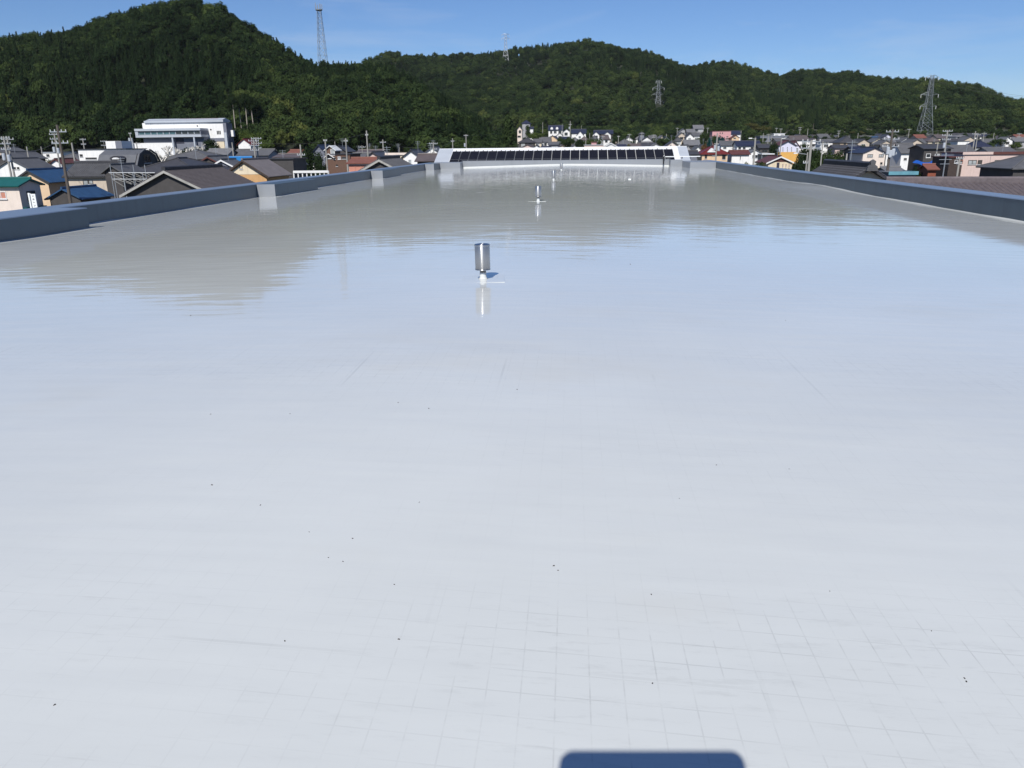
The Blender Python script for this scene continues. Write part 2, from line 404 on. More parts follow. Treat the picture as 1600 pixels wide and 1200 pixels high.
# ------------------------------------------------------------------ the building underfoot
XL, XT, XR, YE, XC = -11.95, -11.25, 9.75, 64.6, -1.2
def roofz(x, y):
    d = abs(x-XC); z = -.0235*(math.sqrt(d*d+1.2)-1.095)
    z += .055*math.exp(-((y-33)/3.2)**2)*smooth((x-(XR-1.6))/1.6)*1.3
    z += .03*math.exp(-((y-13.2)/1.3)**2)*smooth(((XT+1.3)-x)/1.3)
    for wx in (XR, XT if (y < 17.07 or 28.4 < y < 33.2 or 44.6 < y < 49.3) else XL):
        q = max(0, .14-abs(x-wx))/.14; z += .028*q*q*(1+.2*math.sin(y*1.1)+.1*math.sin(y*2.7+1))
    q = max(0, .2-abs(y-YE))/.2; z += .08*q*q
    return float(z)
def membrane():
    m = bpy.data.materials.new('membrane'); m.use_nodes = True; MAT['membrane'] = m
    N = m.node_tree.nodes; L = m.node_tree.links; p = N['Principled BSDF']
    tc = N.new('ShaderNodeTexCoord'); sep = N.new('ShaderNodeSeparateXYZ'); L.new(tc.outputs['Object'], sep.inputs[0])
    def math_(op, a, b=None, c=None):
        n = N.new('ShaderNodeMath'); n.operation = op
        for i, v in enumerate((a, b, c)):
            if v is None: continue
            if isinstance(v, (int, float)): n.inputs[i].default_value = v
            else: L.new(v, n.inputs[i])
        return n.outputs[0]
    def noise_(scale, detail=4, st=(1, 1, 1), rough=.6, off=(0, 0, 0)):
        mp = N.new('ShaderNodeMapping'); mp.inputs['Scale'].default_value = st; mp.inputs['Location'].default_value = off; L.new(tc.outputs['Object'], mp.inputs[0])
        n = N.new('ShaderNodeTexNoise'); n.inputs['Scale'].default_value = scale; n.inputs['Detail'].default_value = detail; n.inputs['Roughness'].default_value = rough
        L.new(mp.outputs[0], n.inputs['Vector']); return n.outputs[0]
    def rng(v, a, b, c, d):
        n = N.new('ShaderNodeMapRange'); L.new(v, n.inputs[0])
        for i, k in enumerate((a, b, c, d)): n.inputs[i+1].default_value = k
        return n.outputs[0]
    def lines(coord, period, width, off):
        # thin grid lines of the reinforcing sheet showing through the coat
        fr = math_('FRACT', math_('ADD', math_('DIVIDE', coord, period), 100.0+off)); return math_('LESS_THAN', fr, width/period)
    # a slight skew of the sheet against the building
    xs = math_('ADD', sep.outputs[0], math_('MULTIPLY', sep.outputs[1], .012)); ys = math_('ADD', sep.outputs[1], math_('MULTIPLY', sep.outputs[0], .05))
    gx = lines(xs, .1, .0045, .3); gy = lines(ys, .1, .0045, .6); seam = lines(xs, 1.04, .015, .45); seamy = lines(ys, 2.6, .012, .25)
    patch = rng(noise_(.55, 3, (.55, 1.3, 1), off=(3, 5, 0)), .36, .60, .15, 1); fine = rng(noise_(9, 3, (.5, 1.4, 1)), .38, .62, .05, 1)
    # worn lengths: where the coat is thin near the stair end and in one strip farther on
    near_ = rng(sep.outputs[1], 2.9, 2.1, 0, 1); strip = rng(math_('ABSOLUTE', math_('SUBTRACT', sep.outputs[1], 5.4)), .9, .3, 0, .8); far_ = rng(sep.outputs[1], 0, 60, .3, .3)
    patch = math_('MULTIPLY', patch, math_('MAXIMUM', math_('MAXIMUM', near_, strip), far_))
    grid = math_('MULTIPLY', math_('MAXIMUM', gx, gy), math_('MULTIPLY', patch, fine))
    sm = math_('MULTIPLY', math_('MAXIMUM', seam, math_('MULTIPLY', seamy, .5)), rng(noise_(1.6, 3, (1, .8, 1), off=(7, 1, 0)), .50, .66, 0, 1))
    nearm = rng(sep.outputs[1], 2.9, 2.1, .0, 1); sm = math_('MULTIPLY', sm, math_('MAXIMUM', math_('MAXIMUM', nearm, rng(math_('ABSOLUTE', math_('SUBTRACT', sep.outputs[1], 5.4)), .9, .3, 0, .7)), .12))
    smear = math_('MULTIPLY', rng(noise_(14, 5, (.35, 2.2, 1), rough=.75), .54, .72, 0, 1), patch)
    fac = math_('SUBTRACT', 1.0, math_('ADD', math_('ADD', math_('MULTIPLY', grid, .18), math_('MULTIPLY', sm, .16)), math_('MULTIPLY', smear, .14)))
    mott = rng(noise_(.35, 6, (1, 1, 1)), .3, .7, .955, 1.04); broom = rng(noise_(3.0, 5, (.3, 3.0, 1), rough=.7), .3, .7, .985, 1.015)
    fac = math_('MULTIPLY', math_('MULTIPLY', fac, mott), broom)
    sc_ = N.new('ShaderNodeVectorMath'); sc_.operation = 'SCALE'; sc_.inputs[0].default_value = (.588, .606, .600); L.new(fac, sc_.inputs['Scale'])
    tan = N.new('ShaderNodeMix'); tan.data_type = 'RGBA'; tan.inputs['B'].default_value = (.56, .535, .47, 1)
    L.new(rng(noise_(.42, 5, (.8, 1.2, 1), rough=.62, off=(11.3, 4.2, 0)), .56, .74, 0, .38), tan.inputs['Factor']); L.new(sc_.outputs[0], tan.inputs['A'])
    L.new(tan.outputs['Result'], p.inputs['Base Color'])
    L.new(rng(noise_(2.2, 4, (.6, 1.5, 1)), .3, .7, .04, .07), p.inputs['Roughness'])
    p.inputs['IOR'].default_value = 1.41; p.inputs['Specular IOR Level'].default_value = .5
    hgt = math_('ADD', math_('MULTIPLY', noise_(.9, 2, (.75, 1.0, 1)), 1.0), math_('MULTIPLY', noise_(4.6, 1.5, (.24, 1.15, 1), rough=.5), .50))
    b = N.new('ShaderNodeBump'); b.inputs['Strength'].default_value = 1.0; b.inputs['Distance'].default_value = .0048; L.new(hgt, b.inputs['Height']); L.new(b.outputs[0], p.inputs['Normal'])
membrane()
mat('parapet_shade_tone', (.062, .090, .118), .38, var=.08, scale=.9, bump=.15, bscale=30, spec=.45, stain=.22)  # side faces: their shade is put into a darker colour
mat('parapet_sun_tone', (.235, .25, .275), .42, var=.06, scale=.9, bump=.12, bscale=30, spec=.45, stain=.08)  # sunlit fronts and far wall: sunlight put into a lighter colour
mat('cap_lit_tone', (.165, .215, .30), .35, var=.07, scale=1.2, bump=.15, bscale=25, spec=.5)  # tops: the sun and sky they catch, put into a lighter, bluer colour
mat('building_wall', (.50, .49, .46), .85, var=.1, stain=.2)

B = empty('building', (0, 0, -9), 'long flat-roofed building with glossy pale grey coated roof underfoot', 'building')
BZ = 9.0
xs_ = sorted(set([XL, XL+.05, XL+.1, XL+.15, XT-.02, XT, XT+.05, XT+.1, XT+.15] + list(np.linspace(-11.0, 8.0, 60)) + list(np.linspace(8.1, XR-.2, 14)) + [XR-.14, XR-.09, XR-.05, XR]))
ys_ = list(np.linspace(-8, 10, 25)) + list(np.linspace(10.3, 60, 170)) + list(np.linspace(60.4, YE-.2, 12)) + [YE-.15, YE-.1, YE-.05, YE]
mb = MB()
for y in ys_:
    for x in xs_: mb.v.append((x, y, roofz(x, y)+BZ))
for j in range(len(ys_)-1):
    for i in range(len(xs_)-1):
        a = j*len(xs_)+i; mb.f.append((a, a+1, a+len(xs_)+1, a+len(xs_)))
rs_ = mb.build('roof_surface', 'membrane', B, smooth=True)
rs_['label'] = 'glossy pale grey waterproof roof coating mirroring hills and sky'
PT = .235                                   # parapet top height over the ridge level
def parapet(x0, x1, y0, y1, m, top=PT, cap=True, capover=.012):
    MB().box(x0, x1, y0, y1, BZ-.5, BZ+top).build('parapet', m, B)
    if cap: 
        b = MB(); b.prism([(x0-capover, BZ+top+.002), (x1+capover, BZ+top+.002), (x1+capover-.012, BZ+top+.022), (x0-capover+.012, BZ+top+.022)], 'y', y0-capover, y1+capover); b.build('parapet_cap', 'cap_lit_tone', B)
parapet(-12.55, XL, 17.07, YE+.8, 'parapet_shade_tone')
parapet(-12.55, XT, -8, 17.067, 'parapet_shade_tone')
for y0, y1 in ((28.4, 33.2), (44.6, 49.3), (60.6, 63.19)):
    MB().box(XL+.014, XT, y0, y1, BZ-.5, BZ+PT+.010).build('buttress', 'parapet_shade_tone', B)
    b = MB().box(XL+.016, XT-.002, y0-.012, y0-.002, BZ-.4, BZ+PT+.008).build('buttress_sun_face', 'parapet_sun_tone', B)  # thin front sheet paints the sunlight on the buttress as lighter colour
parapet(XR, XR+.6, -8, YE+.8, 'parapet_shade_tone')
# far end: a set back middle length and nearer corner lengths
FT = .30
parapet(XL+.01, -9.6, 63.2, YE+1.2, 'parapet_sun_tone', FT-.02, cap=False)
parapet(-9.598, 7.0, YE, YE+.5, 'parapet_sun_tone', FT+.06, cap=False)
parapet(7.002, 7.9, YE-1.2, YE+.5, 'parapet_sun_tone', FT+.03, cap=False)
parapet(7.902, XR-.01, 58.8, YE+.5, 'parapet_sun_tone', FT-.06, cap=False)
MB().box(-9.7, 7.1, YE-.012, YE+.52, BZ+FT+.064, BZ+FT+.085).build('parapet_cap', 'parapet_sun_tone', B)
MB().box(XL, XR+.6, -8, YE+.4, 0, BZ-.45).build('wall', 'building_wall', B)
# black overflow post and pale cover strip on the far right corner
dp = empty('drain_post', (6.55, YE-.25, -.02), 'short black drain post at the right end of the far parapet', 'pipe')
MB().tube((0, 0, 0), (0, 0, .62), .055, seg=10).build('pipe', 'rubber_black', dp); MB().tube((0, 0, .56), (0, 0, .66), .085, seg=10).build('collar', 'frame_dark', dp)
MB().tube((0, -.05, .62), (0, -.1, .66), .035, seg=8).build('bracket', 'trim_white', dp)
cs = empty('cover_strip', (8.0, YE+.1, FT+.09), 'pale metal cover strip above the far right parapet corner', 'metal strip')
MB().box(-1.3, 1.45, 0, .45, .14, .20).build('strip', 'metal_white', cs)
for k in (-1.1, 0, 1.2): MB().box(k, k+.08, .1, .2, -.0, .14).build('leg', 'frame_dark', cs)

# stainless vents along the ridge
def vent(px, py, label, tilt):
    p = onplane(px, py, 0.0); v = empty('roof_vent', (p.x, p.y, roofz(p.x, p.y)), label, 'roof vent', 'stainless roof vents along the ridge')
    fl = MB().box(-.25, .25, -.25, .25, -.004, .0032).build('flange', 'membrane', v)
    MB().lathe([(.062, .003), (.046, .010), (.040, .03), (.039, .075), (.037, .082)], 28).build('base_collar', 'membrane', v, smooth=True)
    MB().lathe([(.036, .07), (.036, .16)], 24).build('neck', 'vent_neck', v, smooth=True)
    b = MB().lathe([(.078, .112), (.088, .112), (.088, .400), (.086, .405)], 40); o = b.build('cap', 'stainless', v); 
    for pl in o.data.polygons:
        if len(pl.vertices) == 4: pl.use_smooth = True
    MB().lathe([(.089, .112), (.0905, .113), (.0905, .121), (.089, .122)], 40).build('rim', 'stainless', o, smooth=True)
    MB().lathe([(.0893, .388), (.0905, .390), (.0905, .408), (.080, .412), (.02, .414)], 40).build('lid', 'stainless', o, smooth=False)
    v.rotation_euler = (R(tilt), R(-.6), R(17*tilt))
    return v
m = mat('stainless', (.56, .56, .57), .42, metal=1.0, var=.04, scale=3)
tg = m.node_tree.nodes.new('ShaderNodeTangent'); tg.direction_type = 'RADIAL'; tg.axis = 'Z'; pb = m.node_tree.nodes['Principled BSDF']
m.node_tree.links.new(tg.outputs[0], pb.inputs['Tangent']); pb.inputs['Anisotropic'].default_value = .95; pb.inputs['Anisotropic Rotation'].default_value = .25
mat('vent_neck', (.12, .12, .12), .5)
vent(755, 436, 'nearest stainless vent cylinder, largest of the four on the roof', .4)
vent(841, 314, 'second nearest stainless vent cylinder standing on a square pale flange', -.3)
vent(865, 281, 'third stainless vent cylinder, second from the far parapet', .2)
vent(877, 265.5, 'farthest and smallest stainless vent cylinder just before the far parapet', .2)
for i, (px, py) in enumerate([(407,789),(483,831),(331,757),(329,645),(453,646),(622,629),(670,638),(655,784),(513,871),(536,877),(551,841),(808,607),(1120,719),(1234,723),(1062,772),(865,880),(872,887),(1018,922),(1298,912),(1510,1044),(1513,1049),(1458,971),(85,1101),(623,997),(445,1001),(616,912),(297,487),(1020,1060),(1228,492),(985,410)]):
    rn = random.Random(i); p = onplane(px, py, 0); s_ = .0016*(1.0+p.y*.28)*rn.uniform(.8, 1.5)
    if i == 0:
        b = MB(); b.v = [(-1.2,-.5,0),(.9,-.7,0),(1.3,.4,0),(-.4,.8,0),(-.5,-.2,.7),(.5,.1,.9)]; b.f = [(0,1,5,4),(1,2,5),(2,3,4,5),(3,0,4),(0,3,2,1)]; speck = b.mesh('grit', 'grit')
    o = link('grit_speck', speck, None, (p.x, p.y, roofz(p.x, p.y)), (s_, s_, s_), rn.uniform(0, 6.28))
    tag(o, 'tiny dark speck of grit lying on the pale roof coating', 'grit', 'specks of grit on the roof')
mb = MB()
p = onplane(984, 279, -.02); o = MB().box(-.06, .06, -.03, .03, 0, .03).build('paper_scrap', 'sign_white', loc=(p.x, p.y, roofz(p.x, p.y)))
tag(o, 'small white scrap lying on the far roof before the parapet', 'scrap')

# added unseen blocker on a stand, shaped to throw the rounded bottom shadow
def lift(px, py):
    g_ = onplane(px, py, -.02); c0 = Vector((0, 0, HC))-cf*.035
    t = (c0-g_).dot(cf)/SDIR.dot(cf); return g_+SDIR*t
A_, B_ = lift(878, 1173), lift(1160, 1173); e1 = (B_-A_).normalized(); e2 = -(cu-e1*cu.dot(e1)).normalized(); wid = (B_-A_).length; hgt = .30; rad = .032
pts = []
for cx_, cy_, a0 in ((rad, rad, 180), (wid-rad, rad, 270), (wid-rad, hgt-rad, 0), (rad, hgt-rad, 90)):
    for k in range(7):
        a = R(a0+90*k/6); pts.append((cx_+rad*math.cos(a), cy_+rad*math.sin(a)))
nb = -cf*.012
tb = empty('blocker', (0, -.05, roofz(0, 0)), 'dark tablet added unseen behind the camera, throwing the rounded shadow at the bottom edge', 'blocker'); off = Vector((0, -.05, roofz(0, 0)))
b = MB(); f0 = [A_+e1*x+e2*y-off for x, y in pts]; f1 = [q+nb for q in f0]; k = len(f0)
b.v = [tuple(q) for q in f0+f1]; b.f = [tuple(range(k)), tuple(reversed(range(k, 2*k)))] + [(i, k+i, k+(i+1) % k, (i+1) % k) for i in range(k)]
b.build('body', 'blocker_black', tb)
mid = A_+e1*wid*.5+e2*hgt*.95+nb*.5-off
MB().tube((mid.x, mid.y, .25), mid, .012, seg=8).build('pole', 'galvanised', tb)
for a in (200, 270, 340): MB().tube((mid.x, mid.y, .3), (mid.x+.28*math.cos(R(a)), mid.y+.28*math.sin(R(a)), .006), .009, seg=6).build('leg', 'galvanised', tb)

# lower wing with the white metal roof and solar panels
SY0, SY1 = 70.5, 75.2
sx0, sx1 = at(673, 252, SY0).x, at(1083, 247, SY0).x
z0, z1 = -.55, 1.5-(4.3/1200)*75
def sz(y): return z0+(z1-z0)*(y-SY0)/(SY1-SY0)
S = empty('solar_wing', ((sx0+sx1)/2, SY0, -9), 'lower white metal roof carrying a long row of dark solar panels', 'building')
cx = (sx0+sx1)/2; ox = lambda x: x-cx
def slab(x0, x1, ya, yb, lift_, th, name, m, par=S):
    b = MB(); n_ = Vector((0, -(z1-z0), SY1-SY0)).normalized()
    p0 = Vector((ox(x0), ya-SY0, sz(ya)+9))+n_*lift_; p1 = Vector((ox(x1), ya-SY0, sz(ya)+9))+n_*lift_; d = Vector((0, yb-ya, sz(yb)-sz(ya)))
    b.obox(p0, p1-p0, d, n_*th); return b.build(name, m, par)
slab(sx0+1.35, sx1-.85, SY0, SY1, 0, .08, 'roof_sheet', 'metal_white')
slab(sx0, sx0+1.347, SY0, SY1, -.003, .08, 'verge', 'metal_grey'); slab(sx1-.847, sx1, SY0, SY1, -.003, .08, 'verge', 'metal_grey')
MB().box(ox(sx0), ox(sx1), SY1-SY0-.02, SY1-SY0+.35, sz(SY1)+9-.02, sz(SY1)+9+.10).build('ridge', 'metal_white', S)
MB().prism([(SY1-SY0+.3, sz(SY1)+9-.05), (SY1-SY0+5, sz(SY1)+9-2.1), (SY1-SY0+5, sz(SY1)+9-2.2), (SY1-SY0+.3, sz(SY1)+9-.15)], 'x', ox(sx0), ox(sx1)).build('rear_roof', 'metal_white', S)
MB().box(ox(sx0)+.4, ox(sx1)-.4, .3, SY1-SY0+4.6, 0, 9+z0-.1).build('wall', 'building_wall', S)
for x in np.arange(sx0+2.0, sx1-1, 1.07): slab(x, x+.03, SY1-.75, SY1-.05, .081, .025, 'seam', 'metal_white')
px0, px1 = at(700, 250, SY0+.9).x, at(1056, 250, SY0+.9).x
n_p = 24; pw = (px1-px0)/n_p
rows = ((SY0+.12, SY0+1.98), (SY0+2.02, SY0+3.86))
for i in range(n_p):
    for j, (ya, yb) in enumerate(rows):
        o = slab(px0+i*pw+.012, px0+(i+1)*pw-.022, ya, yb, .14, .035, 'solar_panel', 'panel_frame')
        slab(px0+i*pw+.03, px0+(i+1)*pw-.04, ya+.02, yb-.02, .176, .004, 'cell', 'panel_cell', o)
    slab(px0+i*pw+.28, px0+i*pw+.36, SY0+3.86, SY0+4.05, .09, .09, 'clamp', 'frame_dark'); slab(px0+i*pw+.7, px0+i*pw+.76, SY0+3.86, SY0+3.98, .09, .08, 'clamp', 'frame_dark')
# ------------------------------------------------------------------ the town: builders
def roof_slab(b, O, u, lu, v, lv, n, th, detail):
    # a roof plane from O along u (ridge) and v (down the slope)
    O, u, v, n = Vector(O), Vector(u).normalized(), Vector(v).normalized(), Vector(n).normalized()
    b.obox(O-n*th, u*lu, v*lv, n*th*.9)
    if detail:
        pitch = .30 if detail == 1 else .32; nc = max(2, int(lv/.27)); nuu = max(4, int(lu/pitch)*4)
        prof = (-.02, .05, .065, .03)
        n0 = len(b.v); rowsv = []
        for j in range(nc):
            for e, hz in ((0, .0), (1, .045)):
                t = (j+e)*lv/nc - (.0 if e == 0 else .002)
                for i in range(nuu+1):
                    b.v.append(tuple(O+u*(lu*i/nuu)+v*t+n*(hz+prof[i % 4]+.004)))
        W = nuu+1
        for j in range(2*nc-1):
            for i in range(nuu):
                a = n0+j*W+i; b.f.append((a, a+1, a+W+1, a+W))

SITES = []
def window(par, x0, x1, z0, z1, y, frame='frame_dark', pane='glass', mull=1, face='f', sill=True):
    # a frame standing proud of the wall with its pane and mullions set inside
    t = min(.09, (x1-x0)*.12); d = .06
    b = MB()
    def bx(a0, a1, c0, c1, p0, p1):
        if face == 'f': b_.box(a0, a1, y-p1, y-p0, c0, c1)
        elif face == 'r': b_.box(y+p0, y+p1, a0, a1, c0, c1)
        else: b_.box(y-p1, y-p0, a0, a1, c0, c1)
    b_ = b
    bx(x0, x1, z1-t, z1, .002, d); bx(x0, x1, z0, z0+t, .002, d); bx(x0, x0+t, z0+t, z1-t, .002, d); bx(x1-t, x1, z0+t, z1-t, .002, d)
    for k in range(mull):
        xm = x0+(x1-x0)*(k+1)/(mull+1); bx(xm-t*.4, xm+t*.4, z0+t, z1-t, .004, d-.012)
    o = b.build('window', frame, par)
    b_ = MB(); bx(x0+t, x1-t, z0+t, z1-t, .003, .02); b_.build('pane', pane, o)
    if sill:
        b_ = MB(); bx(x0-.06, x1+.06, z0-.08, z0-.003, .002, .13); b_.build('sill', 'frame_white', o)
    return o

def house(label, a, b, Y, L, axis, yr, ye, wall, roof, win=(), kind='gable', over=.45, detail=0, verge=None, ridge=True, name='house', cat='house',
          wframe='frame_dark', pane='glass', gable=None, side=0, group=None, lower=None, fascia=None, auto=True, rz=0, zbase=None):
    X0, X1 = RX(a)*Y, RX(b)*Y
    if X1-X0 < 1.2: X1 = X0+1.2
    mid = (a+b)/2; w = X1-X0
    ze = Z(mid, ye, Y); zr = Z(mid, yr, Y if axis == 'y' else Y+L/2)
    if kind == 'flat': ze = zr = Z(mid, yr, Y)
    elif zr-ze < .5: zr = ze+.5
    elif zr-ze > w*1.2 and axis == 'y': pass
    xc, yc = (X0+X1)/2, Y+L/2
    zg = min(G(xc, Y), G(xc, Y+L), G(X0, yc), ze-2.4) if zbase is None else zbase
    o = empty(name, (xc, yc, zg), label, cat, group, rz=R(rz))
    hx, hy = w/2, L/2; E = ze-zg; T = zr-zg
    rh = T-E
    # walls
    bb = MB()
    if kind == 'gable' and axis == 'y': bb.prism([(-hx, -.6), (hx, -.6), (hx, E), (0, T-.12), (-hx, E)], 'y', -hy, hy)
    elif kind == 'gable': bb.prism([(-hy, -.6), (hy, -.6), (hy, E), (0, T-.12), (-hy, E)], 'x', -hx, hx)
    else: bb.box(-hx, hx, -hy, hy, -.6, E)
    bb.build('wall', wall, o)
    if lower:
        zl = Z(mid, lower[0], Y)-zg
        MB().box(-hx-.02, hx+.02, -hy-.02, hy+.02, -.6, zl).build('lower_wall', lower[1], o)
    th = .16
    if kind == 'gable':
        half = hx if axis == 'y' else hy; run = half+over; sl = rh/half; S_ = run*math.sqrt(1+sl*sl)
        Ln = (L if axis == 'y' else w)+2*over*.8
        for sgn in (-1, 1):
            if axis == 'y':
                u = Vector((0, 1, 0)); v = Vector((sgn, 0, -sl)); n = Vector((sgn*sl, 0, 1)); O = Vector((0, -Ln/2, T))
            else:
                u = Vector((1, 0, 0)); v = Vector((0, sgn, -sl)); n = Vector((0, sgn*sl, 1)); O = Vector((-Ln/2, 0, T))
            rb = MB(); roof_slab(rb, O+n.normalized()*(.12), u, Ln, v, S_, n, th, detail); rb.build('roof', roof, o)
            if verge and axis == 'y':
                vb = MB(); vb.obox(Vector((0, -Ln/2-.05, T-.15)), v.normalized()*S_, Vector((0, .048, 0)), Vector((0, 0, .26))); vb.build('verge_board', verge, o)
        if ridge:
            rr_ = .11 if detail == 0 else .2; h_ = .22 if detail == 0 else .42
            if axis == 'y': MB().prism([(-rr_, T), (rr_, T), (rr_, T+h_), (rr_*.5, T+h_+.1), (-rr_*.5, T+h_+.1), (-rr_, T+h_)], 'y', -Ln/2-.03, Ln/2+.03).build('ridge', roof if detail == 0 or roof == 'tile_plum' else 'tile_dark', o)
            else: MB().prism([(-rr_, T), (rr_, T), (rr_, T+h_), (rr_*.5, T+h_+.1), (-rr_*.5, T+h_+.1), (-rr_, T+h_)], 'x', -Ln/2-.03, Ln/2+.03).build('ridge', roof if detail == 0 or roof == 'tile_plum' else 'tile_dark', o)
    elif kind == 'hip':
        ax, ay = hx+over, hy+over; e = E-over*.3
        if ax >= ay: r0, r1 = Vector((-(ax-ay*.92), 0, T)), Vector((ax-ay*.92, 0, T))
        else: r0, r1 = Vector((0, -(ay-ax*.92), T)), Vector((0, ay-ax*.92, T))
        c = [Vector((-ax, -ay, e)), Vector((ax, -ay, e)), Vector((ax, ay, e)), Vector((-ax, ay, e))]
        rb = MB(); dn = Vector((0, 0, -.14))
        if ax >= ay: sides = [(c[0], c[1], r1, r0), (c[1], c[2], r1), (c[2], c[3], r0, r1), (c[3], c[0], r0)]
        else: sides = [(c[0], c[1], r0), (c[1], c[2], r1, r0), (c[2], c[3], r1), (c[3], c[0], r0, r1)]
        for q in sides: rb.poly(q)
        for i in range(4): rb.quad(c[i]+dn, c[(i+1) % 4]+dn, c[(i+1) % 4], c[i])
        rb.poly([c[3]+dn, c[2]+dn, c[1]+dn, c[0]+dn]); rb.build('roof', roof, o)
        hb = MB().tube(r0+Vector((0, 0, .05)), r1+Vector((0, 0, .05)), .16, seg=6)
        hb.build('ridge', roof, o)
        for i in range(4):
            tgt = r0 if (c[i]-r0).length < (c[i]-r1).length else r1
            MB().tube(c[i]+Vector((0, 0, .02)), tgt+Vector((0, 0, .04)), .10, seg=5).build('hip_ridge', roof, o)
    else:
        MB().box(-hx-over*.5, hx+over*.5, -hy-over*.5, hy+over*.5, E+.003, E+.16).build('roof', roof, o)
        if fascia:
            MB().box(-hx-over*.5-.03, hx+over*.5+.03, -hy-over*.5-.03, -hy-over*.5-.003, E-.22, E+.24).build('fascia', fascia, o)
            MB().box(hx+over*.5+.003, hx+over*.5+.03, -hy-over*.5, hy+over*.5, E-.22, E+.24).build('fascia', fascia, o)
    if gable and axis == 'y':
        # contrasting triangle set on the gable above the eaves
        MB().prism([(-hx*.82, E+rh*.06), (hx*.82, E+rh*.06), (0, T-.35)], 'y', -hy-.03, -hy-.002).build('gable_panel', gable, o)
    # windows
    rn = random.Random(int(a*7+yr*13))
    for wd in win:
        p0, p1 = at(wd[0], wd[3], Y), at(wd[1], wd[2], Y)
        window(o, p0.x-xc, p1.x-xc, p0.z-zg, p1.z-zg, -hy, wd[4] if len(wd) > 4 else wframe, wd[5] if len(wd) > 5 else pane, 1 if p1.x-p0.x > 1.1 else 0)
    if auto and not win and w > 2.2:
        for top in (E-.5, E-3.2):
            if top < 1.6: continue
            n = max(1, int(w/2.6))
            for k in range(n):
                u = -hx+(k+.5)*w/n+rn.uniform(-.25, .25); ww = rn.choice((.6, .85, .85)); 
                if rn.random() < .15: continue
                window(o, u-ww, u+ww, top-rn.choice((1.0, 1.2, 1.5)), top, -hy, rn.choice((wframe, 'frame_dark', 'frame_white')), rn.choice(('glass', 'glass', 'glass_pale')), 1)
    for k in range(side):
        # windows of the side wall that the camera sees
        s_ = -hy+(k+.5)*L/side; fx = hx if mid < VP[0] else -hx
        window(o, s_-.7, s_+.7, E-1.9, E-.7, fx, wframe, pane, 1, face='r' if mid < VP[0] else 'l')
    if Y < 300 and rn.random() < .55 and name == 'house':
        hm_ = rn.uniform(1.3, 2.4); axx = rn.uniform(-.5, .5)*hx; ayy = 0 if axis == 'x' else rn.uniform(-.6, .2)*hy; zt_ = T+(.1 if axis == 'x' or kind != 'gable' else -rh*abs(axx)/hx)
        ab = MB().tube((axx, ayy, zt_-.3), (axx, ayy, zt_+hm_), .035, seg=5)
        for k in range(3): ab.tube((axx-.5+.1*k, ayy-.12, zt_+hm_-.15-.28*k), (axx+.5-.1*k, ayy+.12, zt_+hm_-.15-.28*k), .022, seg=4)
        ab.build('aerial', 'galvanised', o)
    o['_e'] = E; SITES.append((xc, yc, max(hx, hy)+2.5))
    return o

def box_thing(name, label, cat, a, b, Y, L, yt, m, zb=None):
    X0, X1 = RX(a)*Y, RX(b)*Y; xc = (X0+X1)/2; zt = Z((a+b)/2, yt, Y); zg = G(xc, Y+L/2) if zb is None else zb
    o = empty(name, (xc, Y+L/2, zg), label, cat); return o, (X1-X0)/2, L/2, zt-zg

def pole(px, py, Y, label, arms=((.5, 1.6), (1.6, 1.4)), tr=0, lamp=0, m='pole_concrete', r=.15, lean=0, name='utility_pole', cat='pole'):
    t = at(px, py, Y); zg = G(t.x, Y); h = t.z-zg
    o = empty(name, (t.x, Y, zg), label, cat)
    if h < 3: h = 3
    MB().tube((0, 0, -.5), (lean, 0, h), r*1.25, r*.8, seg=8).build('pole', m, o)
    rn = random.Random(int(px*3+py)); az = rn.uniform(-.35, .35)
    for dz, ln in arms:
        c, s_ = math.cos(az), math.sin(az); z = h-dz
        ab = MB().obox(Vector((-c*ln/2+s_*.05, -s_*ln/2-c*.05, z)), Vector((c*ln, s_*ln, 0)), Vector((-s_*.1, c*.1, 0)), Vector((0, 0, .11)))
        arm = ab.build('crossarm', 'galvanised', o)
        for k in (-.46, -.2, .2, .46):
            MB().tube((c*ln*k, s_*ln*k, z+.1), (c*ln*k, s_*ln*k, z+.32), .055, .04, seg=6).build('insulator', 'insulator', arm)
    for k in range(tr):
        sx = (-.38, .38, .0)[k % 3]
        tb_ = MB().lathe([(.2, h-3.4-.2*k), (.24, h-3.3-.2*k), (.24, h-2.5-.2*k), (.2, h-2.4-.2*k)], 10, (sx, -.25)).build('transformer', 'metal_grey', o)
    if lamp:
        MB().tube((0, 0, h-.25), (lamp, 0, h-.05), .05, seg=5).build('lamp_arm', 'galvanised', o)
        MB().box(lamp-.35 if lamp < 0 else lamp-.1, lamp+.1 if lamp < 0 else lamp+.35, -.12, .12, h-.16, h-.02).build('lamp_head', 'trim_white', o)
    o['_top'] = h
    return o

